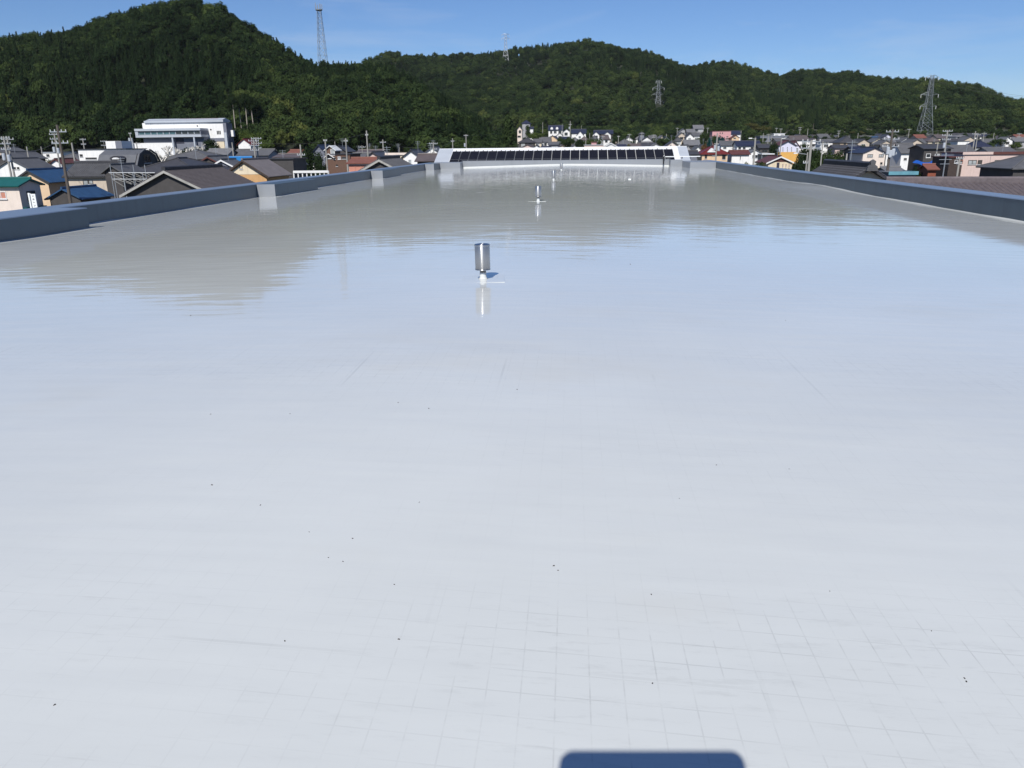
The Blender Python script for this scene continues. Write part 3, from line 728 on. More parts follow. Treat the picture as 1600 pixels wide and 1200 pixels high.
def tree(px, py, Y, wpx, label, m='leaf_mid', kind='round', seed=1, name='tree', cat='tree', low=.3, barkm='bark', zb=None):
    t = at(px, py, Y); zg = G(t.x, Y) if zb is None else zb; h = max(t.z-zg, 1.2); rx = wpx/2*Y/1200
    o = empty(name, (t.x, Y, zg), label, cat)
    rn = random.Random(seed*31+int(px)); zc0 = h*low; hh = (h-zc0)/2
    tbm = MB().tube((0, 0, -.3), (rn.uniform(-.1, .1)*rx, 0, zc0+hh*.6), max(.07, h*.022), max(.04, h*.012), seg=7)
    tr_ = tbm.build('trunk', barkm, o)
    lb = MB()
    for k in range(5):
        a = k*1.26+rn.uniform(-.3, .3); z = zc0*.85+hh*rn.uniform(0, .5); lb.tube((0, 0, z), (math.cos(a)*rx*.55, math.sin(a)*rx*.55, z+hh*.55), max(.04, h*.009), .02, seg=5)
    lb.build('limb', barkm, tr_)
    cz = {'round': .9, 'cone': 1.05, 'wide': .8}[kind]
    link('crown', crown(kind, seed, m, 2200, .12), o, (0, 0, zc0+hh), (rx*1.05, rx*rn.uniform(.9, 1.15), hh*(1/cz)*.98), rn.uniform(0, 6.28))
    return o
def shrub(px, py, Y, wpx, label, m='leaf_mid', seed=2, kind='wide'):
    return tree(px, py, Y, wpx, label, m, kind, seed, 'shrub', 'shrub', .06)

# ------------------------------------------------------------------ the town: left of the roof
o = house('green-roofed pale house at the left edge beside the vertical sign', -60, 18, 84, 3.6, 'x', 281, 290, 'wall_blush', 'roof_green', [(-6, 9, 299, 311, 'frame_white', 'door_terracotta')], detail=0, side=1)
MB().box(o['_e']*0+2.7, 3.4, -1.7, 1.75, o['_e']-2.6, o['_e']-2.45).build('awning', 'roof_green', o)
# sign with vertical lettering
p = at(51.5, 303, 78); zs = G(p.x, 78); sg = empty('sign_board', (p.x, 78, zs), 'tall white vertical sign with dark lettering beside the green-roofed house', 'sign')
H_ = p.z-zs
MB().box(-.27, .27, -.07, .07, H_-2.6, H_).build('board', 'sign_white', sg); MB().box(-.55, -.38, -.06, .06, H_-2.5, H_+.1).build('side_board', 'sign_white', sg)
MB().box(-.5, -.25, -.04, .04, H_-.05, H_+.06).build('bracket', 'trim_white', sg); MB().box(-.5, -.44, -.03, .03, -.3, H_-2.5).build('post', 'galvanised', sg); MB().box(-.05, .05, -.03, .03, -.3, H_-2.6).build('post', 'galvanised', sg)
def stroke(b, pts, zc, wdt=.035, s=.125):
    for (x0, z0_), (x1, z1_) in zip(pts[:-1], pts[1:]):
        a_, c_ = Vector((x0*s, -.078, zc+z0_*s)), Vector((x1*s, -.078, zc+z1_*s)); d = (c_-a_); n_ = Vector((-d.z, 0, d.x)).normalized()*wdt/2
        b.obox(a_-n_, d, n_*2, Vector((0, -.004, 0)))
for strokes, zc in (([[(-.5, .4), (.4, -.5)], [(.5, .6), (-.4, -.5)]], H_-.22), ([[(-.35, .7), (-.4, 0), (-.7, -.7)], [(.15, .75), (.15, -.6), (.75, -.05)]], H_-.54),
                    ([[(-.8, -.2), (-.2, .45), (.85, -.45)]], H_-.86), ([[(-.6, .6), (-.15, .25)], [(-.6, -.65), (.2, -.25), (.75, .5)]], H_-1.18)):
    b = MB()
    for s_ in strokes: stroke(b, s_, zc)
    b.build('letter', 'ink', sg)
house('blue-roofed house with a sunlit peach gable wall', 12, 66, 106, 7.5, 'y', 267, 283.5, 'wall_peach', 'roof_blue', [(-99, -98, 1, 2)] if 0 else (), verge='trim_dark', auto=False)
house('low blue-roofed shed below the peach gabled house, behind the parapet', 64, 113, 88, 6, 'y', 296, 309, 'wall_dark', 'roof_blue', auto=False)  # dark wall colour stands in for the shade on its front
house('white gabled house with grey tiles behind the blue roof', -8, 38, 138, 7, 'y', 249, 262, 'wall_white', 'tile_grey', [(21.5, 24.5, 261, 264.5), (27, 30, 261, 264.5)], side=2)
house('grey tiled roof in the second row at the left edge', -6, 24, 160, 9, 'y', 238.5, 247.5, 'wall_dark', 'tile_grey')
house('grey tiled roof highest at the left edge before the woods', -34, 9, 184, 9, 'y', 231.5, 240.5, 'wall_beige', 'tile_grey')
house('dark hipped house right of the tall leaning pole', 83, 123, 176, 7, 'x', 240, 249, 'wall_dark', 'tile_grey', kind='hip')
house('long low white shed at the wood edge, far left', 66, 95, 205, 6, 'x', 238.5, 241, 'wall_white', 'metal_grey', [(73, 77, 241, 245)], kind='flat')
house('red-edged small white gable between grey roofs on the left', 77, 92, 150, 6, 'y', 249.5, 254, 'wall_white', 'roof_maroon', auto=False)
o = house('beige house under a broad grey roof with two small windows', 96, 165, 104, 6, 'x', 257, 275, 'wall_beige', 'tile_grey', [(131, 137.5, 281, 291.5, 'frame_dark', 'glass_pale'), (139, 145, 281, 287.5, 'frame_dark', 'glass_pale')], detail=1)
house('small dark gable beside the beige house, behind the long pipes', 158, 184, 99, 5, 'y', 259, 268, 'wall_dark', 'tile_grey', auto=False)
# mansard house
Yf = 122; X0, X1 = RX(146)*Yf, RX(214)*Yf; xc = (X0+X1)/2; hx = (X1-X0)/2; zg = G(xc, Yf+4)
o = empty('mansard_house', (xc, Yf+4, zg), 'grey mansard-roofed house with one arched white dormer', 'house')
zt, zk, ze = Z(190, 234.5, Yf+3)-zg, Z(180, 242, Yf+1.2)-zg, Z(180, 268, Yf-.5)-zg
MB().box(-hx+.4, hx-.4, -3.6, 4, -.6, ze-.003).build('wall', 'wall_beige', o)
prof = [(-4.4, ze), (4.4, ze), (2.6, zk), (.8, zt), (-.9, zt), (-2.7, zk)]
MB().prism(prof, 'x', -hx, hx-.9).build('roof', 'mansard', o)
MB().prism([(p_[0]*.97, p_[1]-.05) for p_ in prof], 'x', hx-.898, hx-.7).build('end_wall', 'wall_dark', o)
for s_ in (-1, 1):
    seq = [prof[0], prof[5], prof[4]] if s_ < 0 else [prof[1], prof[2], prof[3]]
    for q0, q1 in zip(seq[:-1], seq[1:]):
        MB().obox(Vector((hx-.697, q0[0], q0[1]-.05)), Vector((.3, 0, 0)), Vector((0, q1[0]-q0[0], q1[1]-q0[1])), Vector((0, 0, .18))).build('verge', 'mansard', o)
window(o, -1.2, .9, ze+1.2, ze+2.6, hx-.7, 'frame_dark', 'glass', 1, face='r')
dx = RX(181)*Yf-xc; dz0 = Z(181, 261, Yf)-zg; dz1 = Z(181, 246, Yf)-zg
dm = MB().box(dx-.95, dx+.95, -4.25, -2.0, dz0, dz1-.3).build('dormer', 'wall_dark', o)
arc = [(dx-1.05, dz1-.3)]+[(dx+1.05*math.cos(R(180-18*k)), dz1-.3+.55*math.sin(R(18*k))) for k in range(1, 10)]+[(dx+1.05, dz1-.3)]
MB().prism(arc, 'y', -4.4, -1.6).build('dormer_roof', 'tile_dark', dm)
MB().prism([(dx+(x-dx)*.6, dz1-.28+(z-dz1+.3)*.5) for x, z in arc], 'y', -4.45, -4.402).build('dormer_arch', 'trim_white', dm)
window(dm, dx-.55, dx+.8, dz0+.25, dz1-.45, -4.25, 'trim_white', 'glass_pale', 1)
o = house('white flat-roofed block with a strip window behind the mansard roof', 122, 197, 166, 8, 'x', 233.5, 0, 'wall_white', 'trim_dark', [(134, 151, 246, 249), (125, 129, 241, 245)], kind='flat', name='flat_roofed_block', cat='building')
xq0, xq1 = RX(171)*168-o.location.x, RX(186)*168-o.location.x; e_ = o['_e']; zt = Z(178, 220.5, 168)-o.location.z
st = MB().box(xq0, xq1+1.4, -3, 1, e_+.16, zt).build('stair_tower', 'wall_white', o); MB().box(xq1+.0, xq1+1.45, -3.02, -3.003, e_+.18, zt-.02).build('tower_dark_side', 'wall_slate', st)  # slate sheet paints the white tower's dark side onto its front
house('large dark hipped roof in front of the mansard house', 196, 303, 108, 12, 'x', 247.5, 268, 'wall_dark', 'tile_dark', kind='hip', auto=False)
house('grey hipped roof just below the big white hall', 252, 326, 150, 10, 'x', 235, 247, 'wall_dark', 'tile_grey', kind='hip', auto=False)
house('short grey roof right of the hipped roof below the hall', 318, 352, 168, 7, 'x', 234, 243, 'wall_grey', 'tile_pale', auto=False)
house('small gabled house with reddish bargeboards among grey roofs', 310, 337, 138, 8, 'y', 245.5, 253, 'wall_dark', 'tile_grey', verge='roof_maroon', auto=False)
house('bright blue roof between the small gable and the brown-roofed house', 346, 376, 130, 7, 'x', 247, 257.5, 'wall_grey', 'roof_bright_blue', auto=False)
house('small grey gable in front of the bright blue roof', 329, 360, 126, 5, 'y', 250.5, 259, 'wall_slate', 'tile_grey', verge='trim_white', auto=False)
o = house('long dark tiled roof with a heavy black ridge behind the left parapet', 188, 322, 80, 12.5, 'y', 268, 302, 'wall_dark', 'tile_umber', detail=2, verge='concrete', auto=False, over=.6)
o = house('brown-roofed house with an orange gable wall and dark vent', 344, 412, 101, 8, 'y', 251, 274, 'wall_orange', 'slate_brown', [(374.5, 378.5, 258, 264, 'frame_dark', 'ink')], gable='wall_cream', verge='wood_dark')
MB().prism([(-.45, o['_e']+2.2), (.45, o['_e']+2.2), (.3, o['_e']+2.75), (-.3, o['_e']+2.75)], 'y', -4.5, 4.5).build('black_ridge', 'tile_dark', o) if 0 else None
house('dark flat annex behind the brown-roofed house', 418, 456, 122, 6, 'x', 249, 0, 'wall_dark', 'tile_dark', kind='flat', auto=False)
house('white two-storey house with a thin flat eave beyond the annex', 427, 471, 168, 7, 'x', 241.5, 245.5, 'wall_white', 'tile_brown', [(429, 435, 247, 249.5), (438, 447, 247, 249.5), (459, 464, 247, 250.5)])
house('tiny cream shed in front of the white two-storey house', 454, 467, 150, 3, 'x', 254.5, 257, 'wall_cream', 'metal_grey', auto=False, name='shed', cat='shed')
house('grey roof with a white end left of the crossarm poles', 362, 418, 172, 7, 'x', 234.5, 242.5, 'wall_grey', 'tile_grey', auto=False)
house('tiny red-roofed hut with a white front by the wood', 373, 392, 232, 5, 'y', 217.5, 225, 'wall_white', 'roof_red', auto=False, name='hut', cat='hut')
house('brown-roofed shed half hidden by dark trees', 449, 467, 205, 6, 'x', 235, 240, 'wall_beige', 'roof_rust', auto=False, name='shed', cat='shed')
# brick house with a gabled tower
o = house('brown brick house with a white-edged gable tower', 507, 546, 166, 8, 'x', 241.5, 0, 'wall_brick', 'tile_dark', [(511, 518, 245, 248, 'frame_white', 'glass'), (520.5, 524, 245, 249), (528, 532, 244.5, 249, 'frame_white', 'glass_pale'), (534, 541, 245, 248.5), (525, 528, 257, 260)], kind='flat', name='brick_house')
xa, xb = RX(507)*166-o.location.x, RX(524)*166-o.location.x; xm = (xa+xb)/2; t1 = Z(516, 229.5, 166)-o.location.z; t0 = Z(516, 235.5, 166)-o.location.z; e_ = o['_e']
tw = MB().prism([(xa+.2, e_-.5), (xb-.2, e_-.5), (xb-.2, t0), (xm, t1), (xa+.2, t0)], 'y', -4.05, 0).build('tower', 'wall_brick', o)
for q0, q1 in ((xa-.15, xm), (xb+.15, xm)):
    MB().obox(Vector((q0, -4.4, t0-.1)), Vector((q1-q0, 0, t1-t0+.25)), Vector((0, 4.6, 0)), Vector((0, 0, .16))).build('tower_roof', 'trim_white', tw)
window(tw, xm+.1, xm+1.0, t0-.9, t0+.3, -4.05, 'trim_white', 'glass_pale', 0)
for q0, q1 in ((xa-.15, xm-.3), (xm+.9, xm-.3)):
    MB().obox(Vector((q0, -4.7, e_-.75)), Vector((q1-q0, 0, .85)), Vector((0, .7, 0)), Vector((0, 0, .12))).build('porch_roof', 'trim_white', o)
house('dark-roofed house behind the brick gable tower', 519, 540, 178, 7, 'y', 229.5, 236, 'wall_dark', 'tile_dark', auto=False)
house('dark blue gable wedged left of the brick house', 489, 507, 186, 8, 'y', 227.5, 237, 'wall_slate', 'roof_navy', auto=False)
house('rust-red roofed garage with terracotta doors', 543, 592, 128, 6, 'x', 248, 255, 'wall_white', 'roof_rust', [(546, 555, 258, 268, 'door_terracotta', 'door_terracotta'), (555.5, 564, 258, 268, 'door_terracotta', 'door_terracotta'), (564.5, 572, 258, 268, 'door_terracotta', 'door_terracotta')], name='garage', cat='garage')
house('beige gabled house with dark tiles behind the rust-red garage', 565, 598, 160, 9, 'y', 238.5, 249, 'wall_rose', 'tile_dark', auto=False)
house('low grey-tiled house left of the beige gable', 547, 571, 176, 6, 'x', 240.5, 246, 'wall_grey', 'tile_grey')
house('brownish roof peeking above the beige gable', 556, 594, 198, 7, 'x', 235, 239, 'wall_beige', 'tile_brown', auto=False)
house('black-gabled tile roof nearest behind the left parapet', 562, 622, 95, 10, 'y', 250.5, 267, 'wall_dark', 'tile_grey', detail=1, verge='concrete', auto=False)
house('cream flat-topped house right of the dark tiled roofs', 603, 635, 166, 7, 'x', 240.5, 0, 'wall_cream', 'trim_white', [(622, 630, 247, 252)], kind='flat', fascia='wall_blush')
house('white house with dark roof and dark corner, right of cream house', 630, 653, 150, 9, 'y', 235.5, 244, 'wall_white', 'tile_dark', [(638, 643, 249, 256, 'trim_white', 'glass_pale')])
house('plain brown-grey roof nearest left of the solar roof', 651, 678, 120, 5, 'x', 242.5, 251, 'wall_dark', 'tile_brown', auto=False)
house('white gable touching the left end of the solar roof', 664, 686, 172, 8, 'y', 230.5, 238, 'wall_white', 'tile_grey', [(675, 679, 238, 241)])

# the big white hall at the foot of the left hill
Yf = 236; L = 4
X0, X1 = RX(228)*Yf, RX(353)*Yf; xc = (X0+X1)/2; hx = (X1-X0)/2; zg = G(xc, Yf)-2
hl = empty('white_hall', (xc, Yf, zg), 'large white hall with a glazed grey gallery below the wooded hill', 'building')
zz = lambda py, px=290: Z(px, py, Yf)-zg
MB().box(-hx, hx, 0, L, -.5, zz(191.5)).build('wall', 'wall_white', hl)
MB().box(-hx+.9, hx+.35, -.5, L+.5, zz(191.3), zz(188.2)).build('eave', 'metal_grey', hl)
MB().prism([(-.5, zz(188.0)), (L+.5, zz(188.0)), (L/2, zz(184.8))], 'x', -hx+1.3, hx+.1).build('roof', 'metal_grey', hl)
MB().box(RX(283)*Yf-xc, RX(343)*Yf-xc, 1.6, 2.0, zz(186.6), zz(185.0)).build('red_ridge', 'roof_red', hl)
MB().box(hx+.004, hx+1.0, -.2, L, -.5, zz(193)).build('side_wing', 'wall_slate', hl); MB().box(hx+.5, hx+1.3, -1.2, -.25, zz(236), zz(208)).build('side_pilaster', 'metal_grey', hl)
MB().box(hx+1.1, hx+2.0, 2, 3, zz(214), zz(204)).build('side_box', 'wall_white', hl)
xg0, xg1 = RX(215)*(Yf-5)-xc, RX(317)*(Yf-5)-xc
ga = MB().box(xg0, xg1, -5, -.01, zz(214.5), zz(211)).build('gallery', 'metal_grey', hl)
MB().box(xg0, xg1, -5.2, -.01, zz(204.5), zz(201)).build('gallery_roof', 'metal_grey', ga); MB().box(xg0+.9, xg1-.3, -4.6, -.01, zz(210.9), zz(204.6)).build('gallery_back', 'glass', ga)
MB().box(xg0, xg0+.9, -5, -.01, zz(210.9), zz(204.6)).build('gallery_end', 'metal_grey', ga); MB().box(xg1-.3, xg1, -5, -.01, zz(210.9), zz(204.6)).build('gallery_end', 'wall_slate', ga)
nW = 10
for k in range(nW):
    u0 = xg0+.9+(xg1-xg0-1.2)*k/nW; u1 = xg0+.9+(xg1-xg0-1.2)*(k+1)/nW
    window(ga, u0+.02, u1-.02, zz(210.6), zz(205), -4.62, 'metal_grey', 'glass_teal' if k < 6 else 'glass', 0, sill=False)
MB().box(xg0+.2, xg1-.2, -4.9, -4.7, zz(212.6), zz(211.2)).build('balustrade', 'metal_white', ga)
MB().box(xg0+1.5, xg1, -3.5, -.012, -.5, zz(214.6)).build('lower_wall', 'wall_slate', hl)
MB().box(RX(222)*Yf-xc, RX(282)*Yf-xc, -4.2, -3.6, -.5, zz(223)).build('low_wall', 'wall_white', hl)
for q in (217, 220.5, 283, 316): MB().box(RX(q)*Yf-xc, RX(q)*Yf-xc+.45, -4.9, -4.4, -.5, zz(214.8)).build('column', 'metal_grey', hl)
MB().box(RX(282)*Yf-xc+.6, RX(298)*Yf-xc, -3.6, -3.51, zz(224), zz(216.3)).build('dark_opening', 'ink', hl)
MB().box(RX(341)*Yf-xc, RX(352)*Yf-xc, -.3, -.02, -.5, zz(222)).build('plinth_panel', 'wall_cream', hl); MB().box(RX(318)*Yf-xc, RX(353)*Yf-xc, -.25, -.01, zz(221.6), zz(216.2)).build('lower_band', 'wall_slate', hl)
for q in (322, 324.2, 342, 344.2, 346.4): window(hl, RX(q)*Yf-xc, RX(q+1.5)*Yf-xc, zz(210.5), zz(205), 0, 'frame_dark', 'glass', 0, sill=False)
for q, y_ in ((313, 197), (333, 203)): MB().box(RX(q)*Yf-xc-.2, RX(q)*Yf-xc+.25, -.08, -.003, zz(y_+1), zz(y_-1)).build('vent', 'frame_dark', hl)
for q in (241, 277, 316): MB().box(RX(q)*Yf-xc, RX(q)*Yf-xc+.08, -.05, -.003, zz(201), zz(192)).build('wall_joint', 'metal_grey', hl)
# white low walls and rail
def low_wall(label, a, b, Y, yt, yb, m='wall_white', name='garden_wall', posts=0):
    X0, X1 = RX(a)*Y, RX(b)*Y; z0_, z1_ = Z((a+b)/2, yb, Y), Z((a+b)/2, yt, Y); zg = min(G((X0+X1)/2, Y), z0_-.1)
    o = empty(name, ((X0+X1)/2, Y, zg), label, 'fence' if posts else 'wall'); h = (X1-X0)/2
    if posts:
        MB().box(-h, h, -.05, .05, z1_-zg-.35, z1_-zg).build('rail', m, o)
        for k in range(posts): x = -h+2*h*k/(posts-1); MB().box(x-.08, x+.08, .052, .18, -.3, z1_-zg-.05).build('post', m, o)
    else:
        MB().box(-h, h, -.1, .1, -.3, z1_-zg).build('panel', m, o); MB().box(-h-.03, h+.03, -.14, .14, z1_-zg+.002, z1_-zg+.08).build('coping', 'concrete', o)
    return o
low_wall('long low white wall along the foot of the left wood', 362, 432, 196, 235, 238)
low_wall('white guard rail with posts behind the left parapet', 455, 510, 118, 266.5, 270.5, 'trim_white', 'guard_rail', 9)
low_wall('low white wall right of the dark tree by the rail', 479, 491, 172, 257, 261)
# shed frames with poles on the dark hipped roofs: long pipes on trestles
for i, (a, b, y_, Y, lab) in enumerate(((170, 242, 270, 92, 'upper rack of pale pipes above the dark roofs'), (176, 236, 280, 90, 'lower rack of pale pipes beside the black gable'))):
    p0, p1 = at(a, y_, Y), at(b, y_, Y); zg = G(p0.x, Y); o = empty('pipe_rack', (p0.x, Y, zg), lab, 'pipe rack'); rn = random.Random(i)
    MB().tube((0, 0, p0.z-zg), (p1.x-p0.x, 0, p1.z-zg), .05, seg=5).build('rail', 'galvanised', o)
    for k in range(4): x = (p1.x-p0.x)*(k+.2)/4; MB().tube((x, 0, 0), (x, 0, p0.z-zg+.9-.2*i), .045, seg=5).build('post', 'galvanised', o)
    for k in range(7):
        x = (p1.x-p0.x)*(k+.3)/7.5; MB().tube((x, -.2, p0.z-zg-.1), (x+rn.uniform(.7, 1.3), .5, p0.z-zg-rn.uniform(.5, .95)), .05, seg=5).build('brace', 'concrete', o)

# ------------------------------------------------------------------ the town: behind the solar roof
house('grey hip-roofed house highest in the middle, alone in the trees', 816, 828, 470, 8, 'x', 188, 192.5, 'wall_grey', 'roof_navy', [(818, 820, 193, 195.5, 'trim_white', 'glass_pale'), (824, 826, 193, 195.5, 'trim_white', 'glass_pale')], kind='hip')
house('small white annex beside the highest grey house', 827.5, 833, 462, 4, 'x', 199, 200.5, 'wall_white', 'roof_navy', auto=False)
house('narrow pinkish house at the edge of the big conifer', 808.5, 815.5, 430, 7, 'y', 197.5, 202, 'wall_blush', 'tile_dark')
house('dark hipped house right beside the big conifer', 811, 834, 330, 9, 'x', 215.5, 222, 'wall_dark', 'tile_dark', kind='hip')
house('pink-brown gabled house just above the white ridge', 815, 833, 300, 8, 'y', 226, 230, 'wall_rose', 'tile_brown')
house('cream house with grey tiles, right of the dark hipped one', 834, 846, 342, 7, 'x', 218, 222.5, 'wall_cream', 'tile_grey')
house('small white gable peeping over the white ridge', 834.5, 842, 286, 6, 'y', 226.5, 229.5, 'wall_white', 'tile_dark')
house('grey roofed house with a white end below the beige gable', 843, 860, 350, 7, 'x', 216, 221.5, 'wall_white', 'tile_grey')
house('tall beige-pink gable in the middle cluster', 855, 871, 362, 8, 'y', 212, 218, 'wall_peach', 'tile_grey', [(859, 862, 217, 219), (864, 867, 221, 223)])
o = house('big white house with navy roof and two dormers on the slope', 857, 879, 462, 9, 'x', 196.5, 203, 'wall_white', 'roof_navy')
for k in (-2.2, .8): MB().prism([(k-.7, o['_e']+.3), (k+.7, o['_e']+.3), (k+.7, o['_e']+1.1), (k, o['_e']+1.7), (k-.7, o['_e']+1.1)], 'y', -4.2, -2.2).build('dormer', 'wall_white', o)
house('white-gabled house below the navy-roofed dormer house', 870.5, 878.5, 412, 7, 'y', 207.5, 211, 'wall_white', 'tile_dark')
house('navy-roofed white gable left of the tall pole', 880, 890, 432, 8, 'y', 201.5, 205.5, 'wall_white', 'roof_navy')
house('long navy roof with a bright white gable right of the tall pole', 893, 915, 446, 8, 'x', 202.5, 208, 'wall_white', 'roof_navy')
house('steep white gable leaning out below the long navy roof', 901, 911.5, 425, 6, 'y', 205, 211, 'wall_white', 'tile_dark')
house('grey-walled house just right of the small white gable', 857, 872, 300, 7, 'x', 222.5, 226, 'wall_grey', 'tile_grey')
house('low flat beige building above the middle of the solar roof', 913, 943, 262, 7, 'x', 226.8, 0, 'wall_rose', 'metal_grey', kind='flat', auto=False)
house('small terracotta box house behind the flat beige building', 924, 932, 280, 5, 'x', 222.5, 0, 'wall_pink', 'roof_rust', kind='flat', auto=False)
house('left of two white gables under one dark roof', 926, 936, 432, 8, 'y', 206, 210.5, 'wall_white', 'tile_dark')
house('right of two white gables under one dark roof', 943, 954, 430, 8, 'y', 206, 210.5, 'wall_white', 'tile_dark')
house('dark ridge linking the two white gables', 928, 957, 446, 8, 'x', 204, 209, 'wall_dark', 'roof_navy', auto=False)
house('white-edged gable just above the solar panels right of centre', 945, 964, 268, 8, 'y', 223.5, 229, 'wall_white', 'tile_grey', verge='trim_white')
house('broad grey hipped roof behind the round olive bush', 962, 991, 320, 10, 'x', 217.5, 227, 'wall_beige', 'tile_grey', kind='hip')
house('narrow dark tower-like house in the middle right', 999, 1006, 382, 6, 'x', 206.5, 209, 'wall_slate', 'tile_dark', kind='hip')
house('white-gabled house with dark tiles below the narrow tower house', 1001, 1020, 362, 8, 'y', 214, 220.5, 'wall_grey', 'tile_dark', gable='wall_white')
house('dark low roof left of the white-edged gables', 998, 1022, 300, 8, 'x', 223.5, 229, 'wall_dark', 'tile_dark')
house('white gable facing the roof above the right solar panels', 1017, 1033, 276, 8, 'y', 224.5, 230, 'wall_white', 'tile_pale')
house('navy-roofed house with a broad white gable, middle right', 1032, 1049, 352, 8, 'y', 213.5, 220.5, 'wall_white', 'roof_navy')
house('pinkish gable near the right end of the solar roof', 1041, 1059, 286, 8, 'y', 221.5, 228, 'wall_blush', 'tile_dark')
house('grey tiled house on the terrace left of the leafy gap', 1058, 1071, 402, 8, 'y', 207.5, 212.5, 'wall_beige', 'tile_grey')
house('white house with dark roof in the terraced cluster', 1072, 1083, 392, 8, 'y', 209, 214, 'wall_white', 'tile_dark')
house('pale house at the right of the terraced cluster', 1082, 1093, 396, 8, 'x', 208, 212, 'wall_white', 'tile_grey')
house('weathered grey house at the top of the terraced cluster', 1083, 1098, 486, 9, 'x', 196, 201, 'wall_grey', 'tile_pale')
house('grey-roofed house halfway up the terraced cluster', 1073, 1085, 440, 8, 'x', 202.5, 206.5, 'wall_beige', 'tile_pale')
house('small grey gable at the left of the terraced cluster', 1060, 1073, 450, 8, 'y', 201.5, 206, 'wall_grey', 'tile_grey')
house('long pale grey roof below the terraced cluster', 1070, 1093, 300, 7, 'x', 219.5, 226.5, 'wall_dark', 'tile_pale', auto=False)
house('white stuccoed house between solar roof and red roof', 1084, 1098, 232, 7, 'y', 228.5, 236, 'wall_white', 'tile_grey', [(1088, 1090.5, 234, 236), (1093, 1095, 243, 247)])
house('dark shed roof at the right end of the solar roof', 1080, 1091, 190, 5, 'x', 236.5, 241, 'wall_slate', 'tile_dark', auto=False, name='shed', cat='shed')
# ------------------------------------------------------------------ the town: right side
o = house('red hip-roofed house with peach walls beside the tall pole', 1098, 1138, 200, 9, 'x', 228.5, 239.5, 'wall_peach', 'roof_red', [(1113, 1120, 241, 243.5, 'frame_white', 'glass'), (1101, 1105, 241.5, 248), (1128, 1134, 242, 249)], kind='hip')
MB().prism([(-1.9, o['_e']+.25), (.4, o['_e']+.25), (-.75, o['_e']+1.25)], 'y', -4.7, -3.0).build('roof_gable', 'trim_white', o)
house('pink flat-roofed house on the slope above the red roof', 1112, 1141, 402, 8, 'x', 205, 0, 'wall_pink', 'roof_maroon', [(1124.5, 1126, 207, 209.5), (1128, 1129.5, 207, 209.5), (1135, 1138, 213, 214.5), (1134, 1139, 216, 218)], kind='flat')
house('white house with navy roof right of the pink house', 1141, 1156, 414, 8, 'x', 205, 209.5, 'wall_white', 'roof_navy')
house('small peach gable in front of the white navy-roofed house', 1143, 1154.5, 396, 7, 'y', 211.5, 215, 'wall_peach', 'roof_maroon', [(1146, 1150, 215, 217)])
house('left white apartment house under a grey roof', 1127, 1151.5, 282, 8, 'x', 221, 227, 'wall_white', 'tile_grey', [(1130, 1135, 230, 232.5), (1146, 1149, 229.5, 232.5)])
house('right white apartment house under a navy roof with four windows', 1152, 1189, 275, 8, 'x', 221, 227.5, 'wall_white', 'roof_navy', [(1153.5, 1158, 230, 233), (1160.5, 1165, 230, 233), (1173, 1177, 230, 233), (1181, 1185, 230, 233)])
house('white shed with patched maroon roof behind the right parapet', 1145, 1172, 205, 6, 'x', 236, 241, 'wall_white', 'roof_maroon', [(1156, 1157.5, 244, 249)])
house('white gable with a pale roof right of the maroon shed', 1171, 1191, 240, 8, 'y', 234, 239, 'wall_white', 'tile_pale')
o, hx, hy, h = box_thing('carport', 'pale flat carport on posts left of the orange house', 'carport', 1192, 1212, 190, 5, 240, 'metal_grey')
MB().box(-hx, hx, -hy, hy, h-.18, h).build('roof', 'metal_white', o); MB().box(-hx+.1, hx-.1, hy-.2, hy-.05, 0, h-.19).build('back_wall', 'concrete', o)
for sx in (-1, 1):
    for sy in (-1, 1): MB().box(sx*hx*.93-.06, sx*hx*.93+.06, sy*hy*.85-.06, sy*hy*.85+.06, -.2, h-.19).build('post', 'galvanised', o)
house('dark house behind the carport', 1188, 1204, 262, 8, 'x', 226, 231, 'wall_dark', 'tile_dark')
o = house('lilac and yellow-orange gabled house with rows of tiny windows', 1217.5, 1245, 258, 9, 'y', 220, 227.5, 'wall_lilac', 'roof_maroon', [(q, q+1.6, y_, y_+1.7) for q in (1222.5, 1229.5, 1236) for y_ in (229.5, 232.3, 235)], lower=(237.5, 'wall_yellow'), verge='trim_dark', wframe='frame_white')
house('lilac second gable stepped behind the yellow-orange house', 1236, 1250, 266, 8, 'y', 221, 229, 'wall_lilac', 'roof_maroon', lower=(238.5, 'wall_yellow'))
house('maroon-gabled hall with pale wall bays at the right parapet', 1203, 1241, 160, 10, 'y', 245, 253.5, 'wall_cream', 'roof_maroon', [(1213, 1218, 254, 263, 'frame_dark', 'ink'), (1222, 1224, 256, 262, 'door_terracotta', 'glass_pale'), (1227, 1229, 256, 262, 'door_terracotta', 'glass_pale'), (1232, 1234, 257, 262, 'door_terracotta', 'glass_pale')], verge='trim_white', gable='roof_maroon')
o = house('black ridged tile roof with ornate end just behind the right parapet', 1324, 1402, 62, 10.4, 'y', 263.5, 288, 'wall_cream', 'tile_dark', detail=2, auto=False, over=.6)
rt_ = Z(1363, 263.5, 62)-o.location.z
b = MB().prism([(-.42, rt_-.15), (.42, rt_-.15), (.34, rt_+.18), (.16, rt_+.3), (.2, rt_+.55), (0, rt_+.68), (-.2, rt_+.55), (-.16, rt_+.3), (-.34, rt_+.18)], 'y', -5.95, -5.70); b.build('ridge_end_tile', 'tile_grey', o)
house('plum-coloured tiled roof nearest behind the right parapet', 1462, 1670, 50, 10, 'x', 288, 312, 'wall_beige', 'tile_plum', detail=2, auto=False, over=.6, rz=-11)
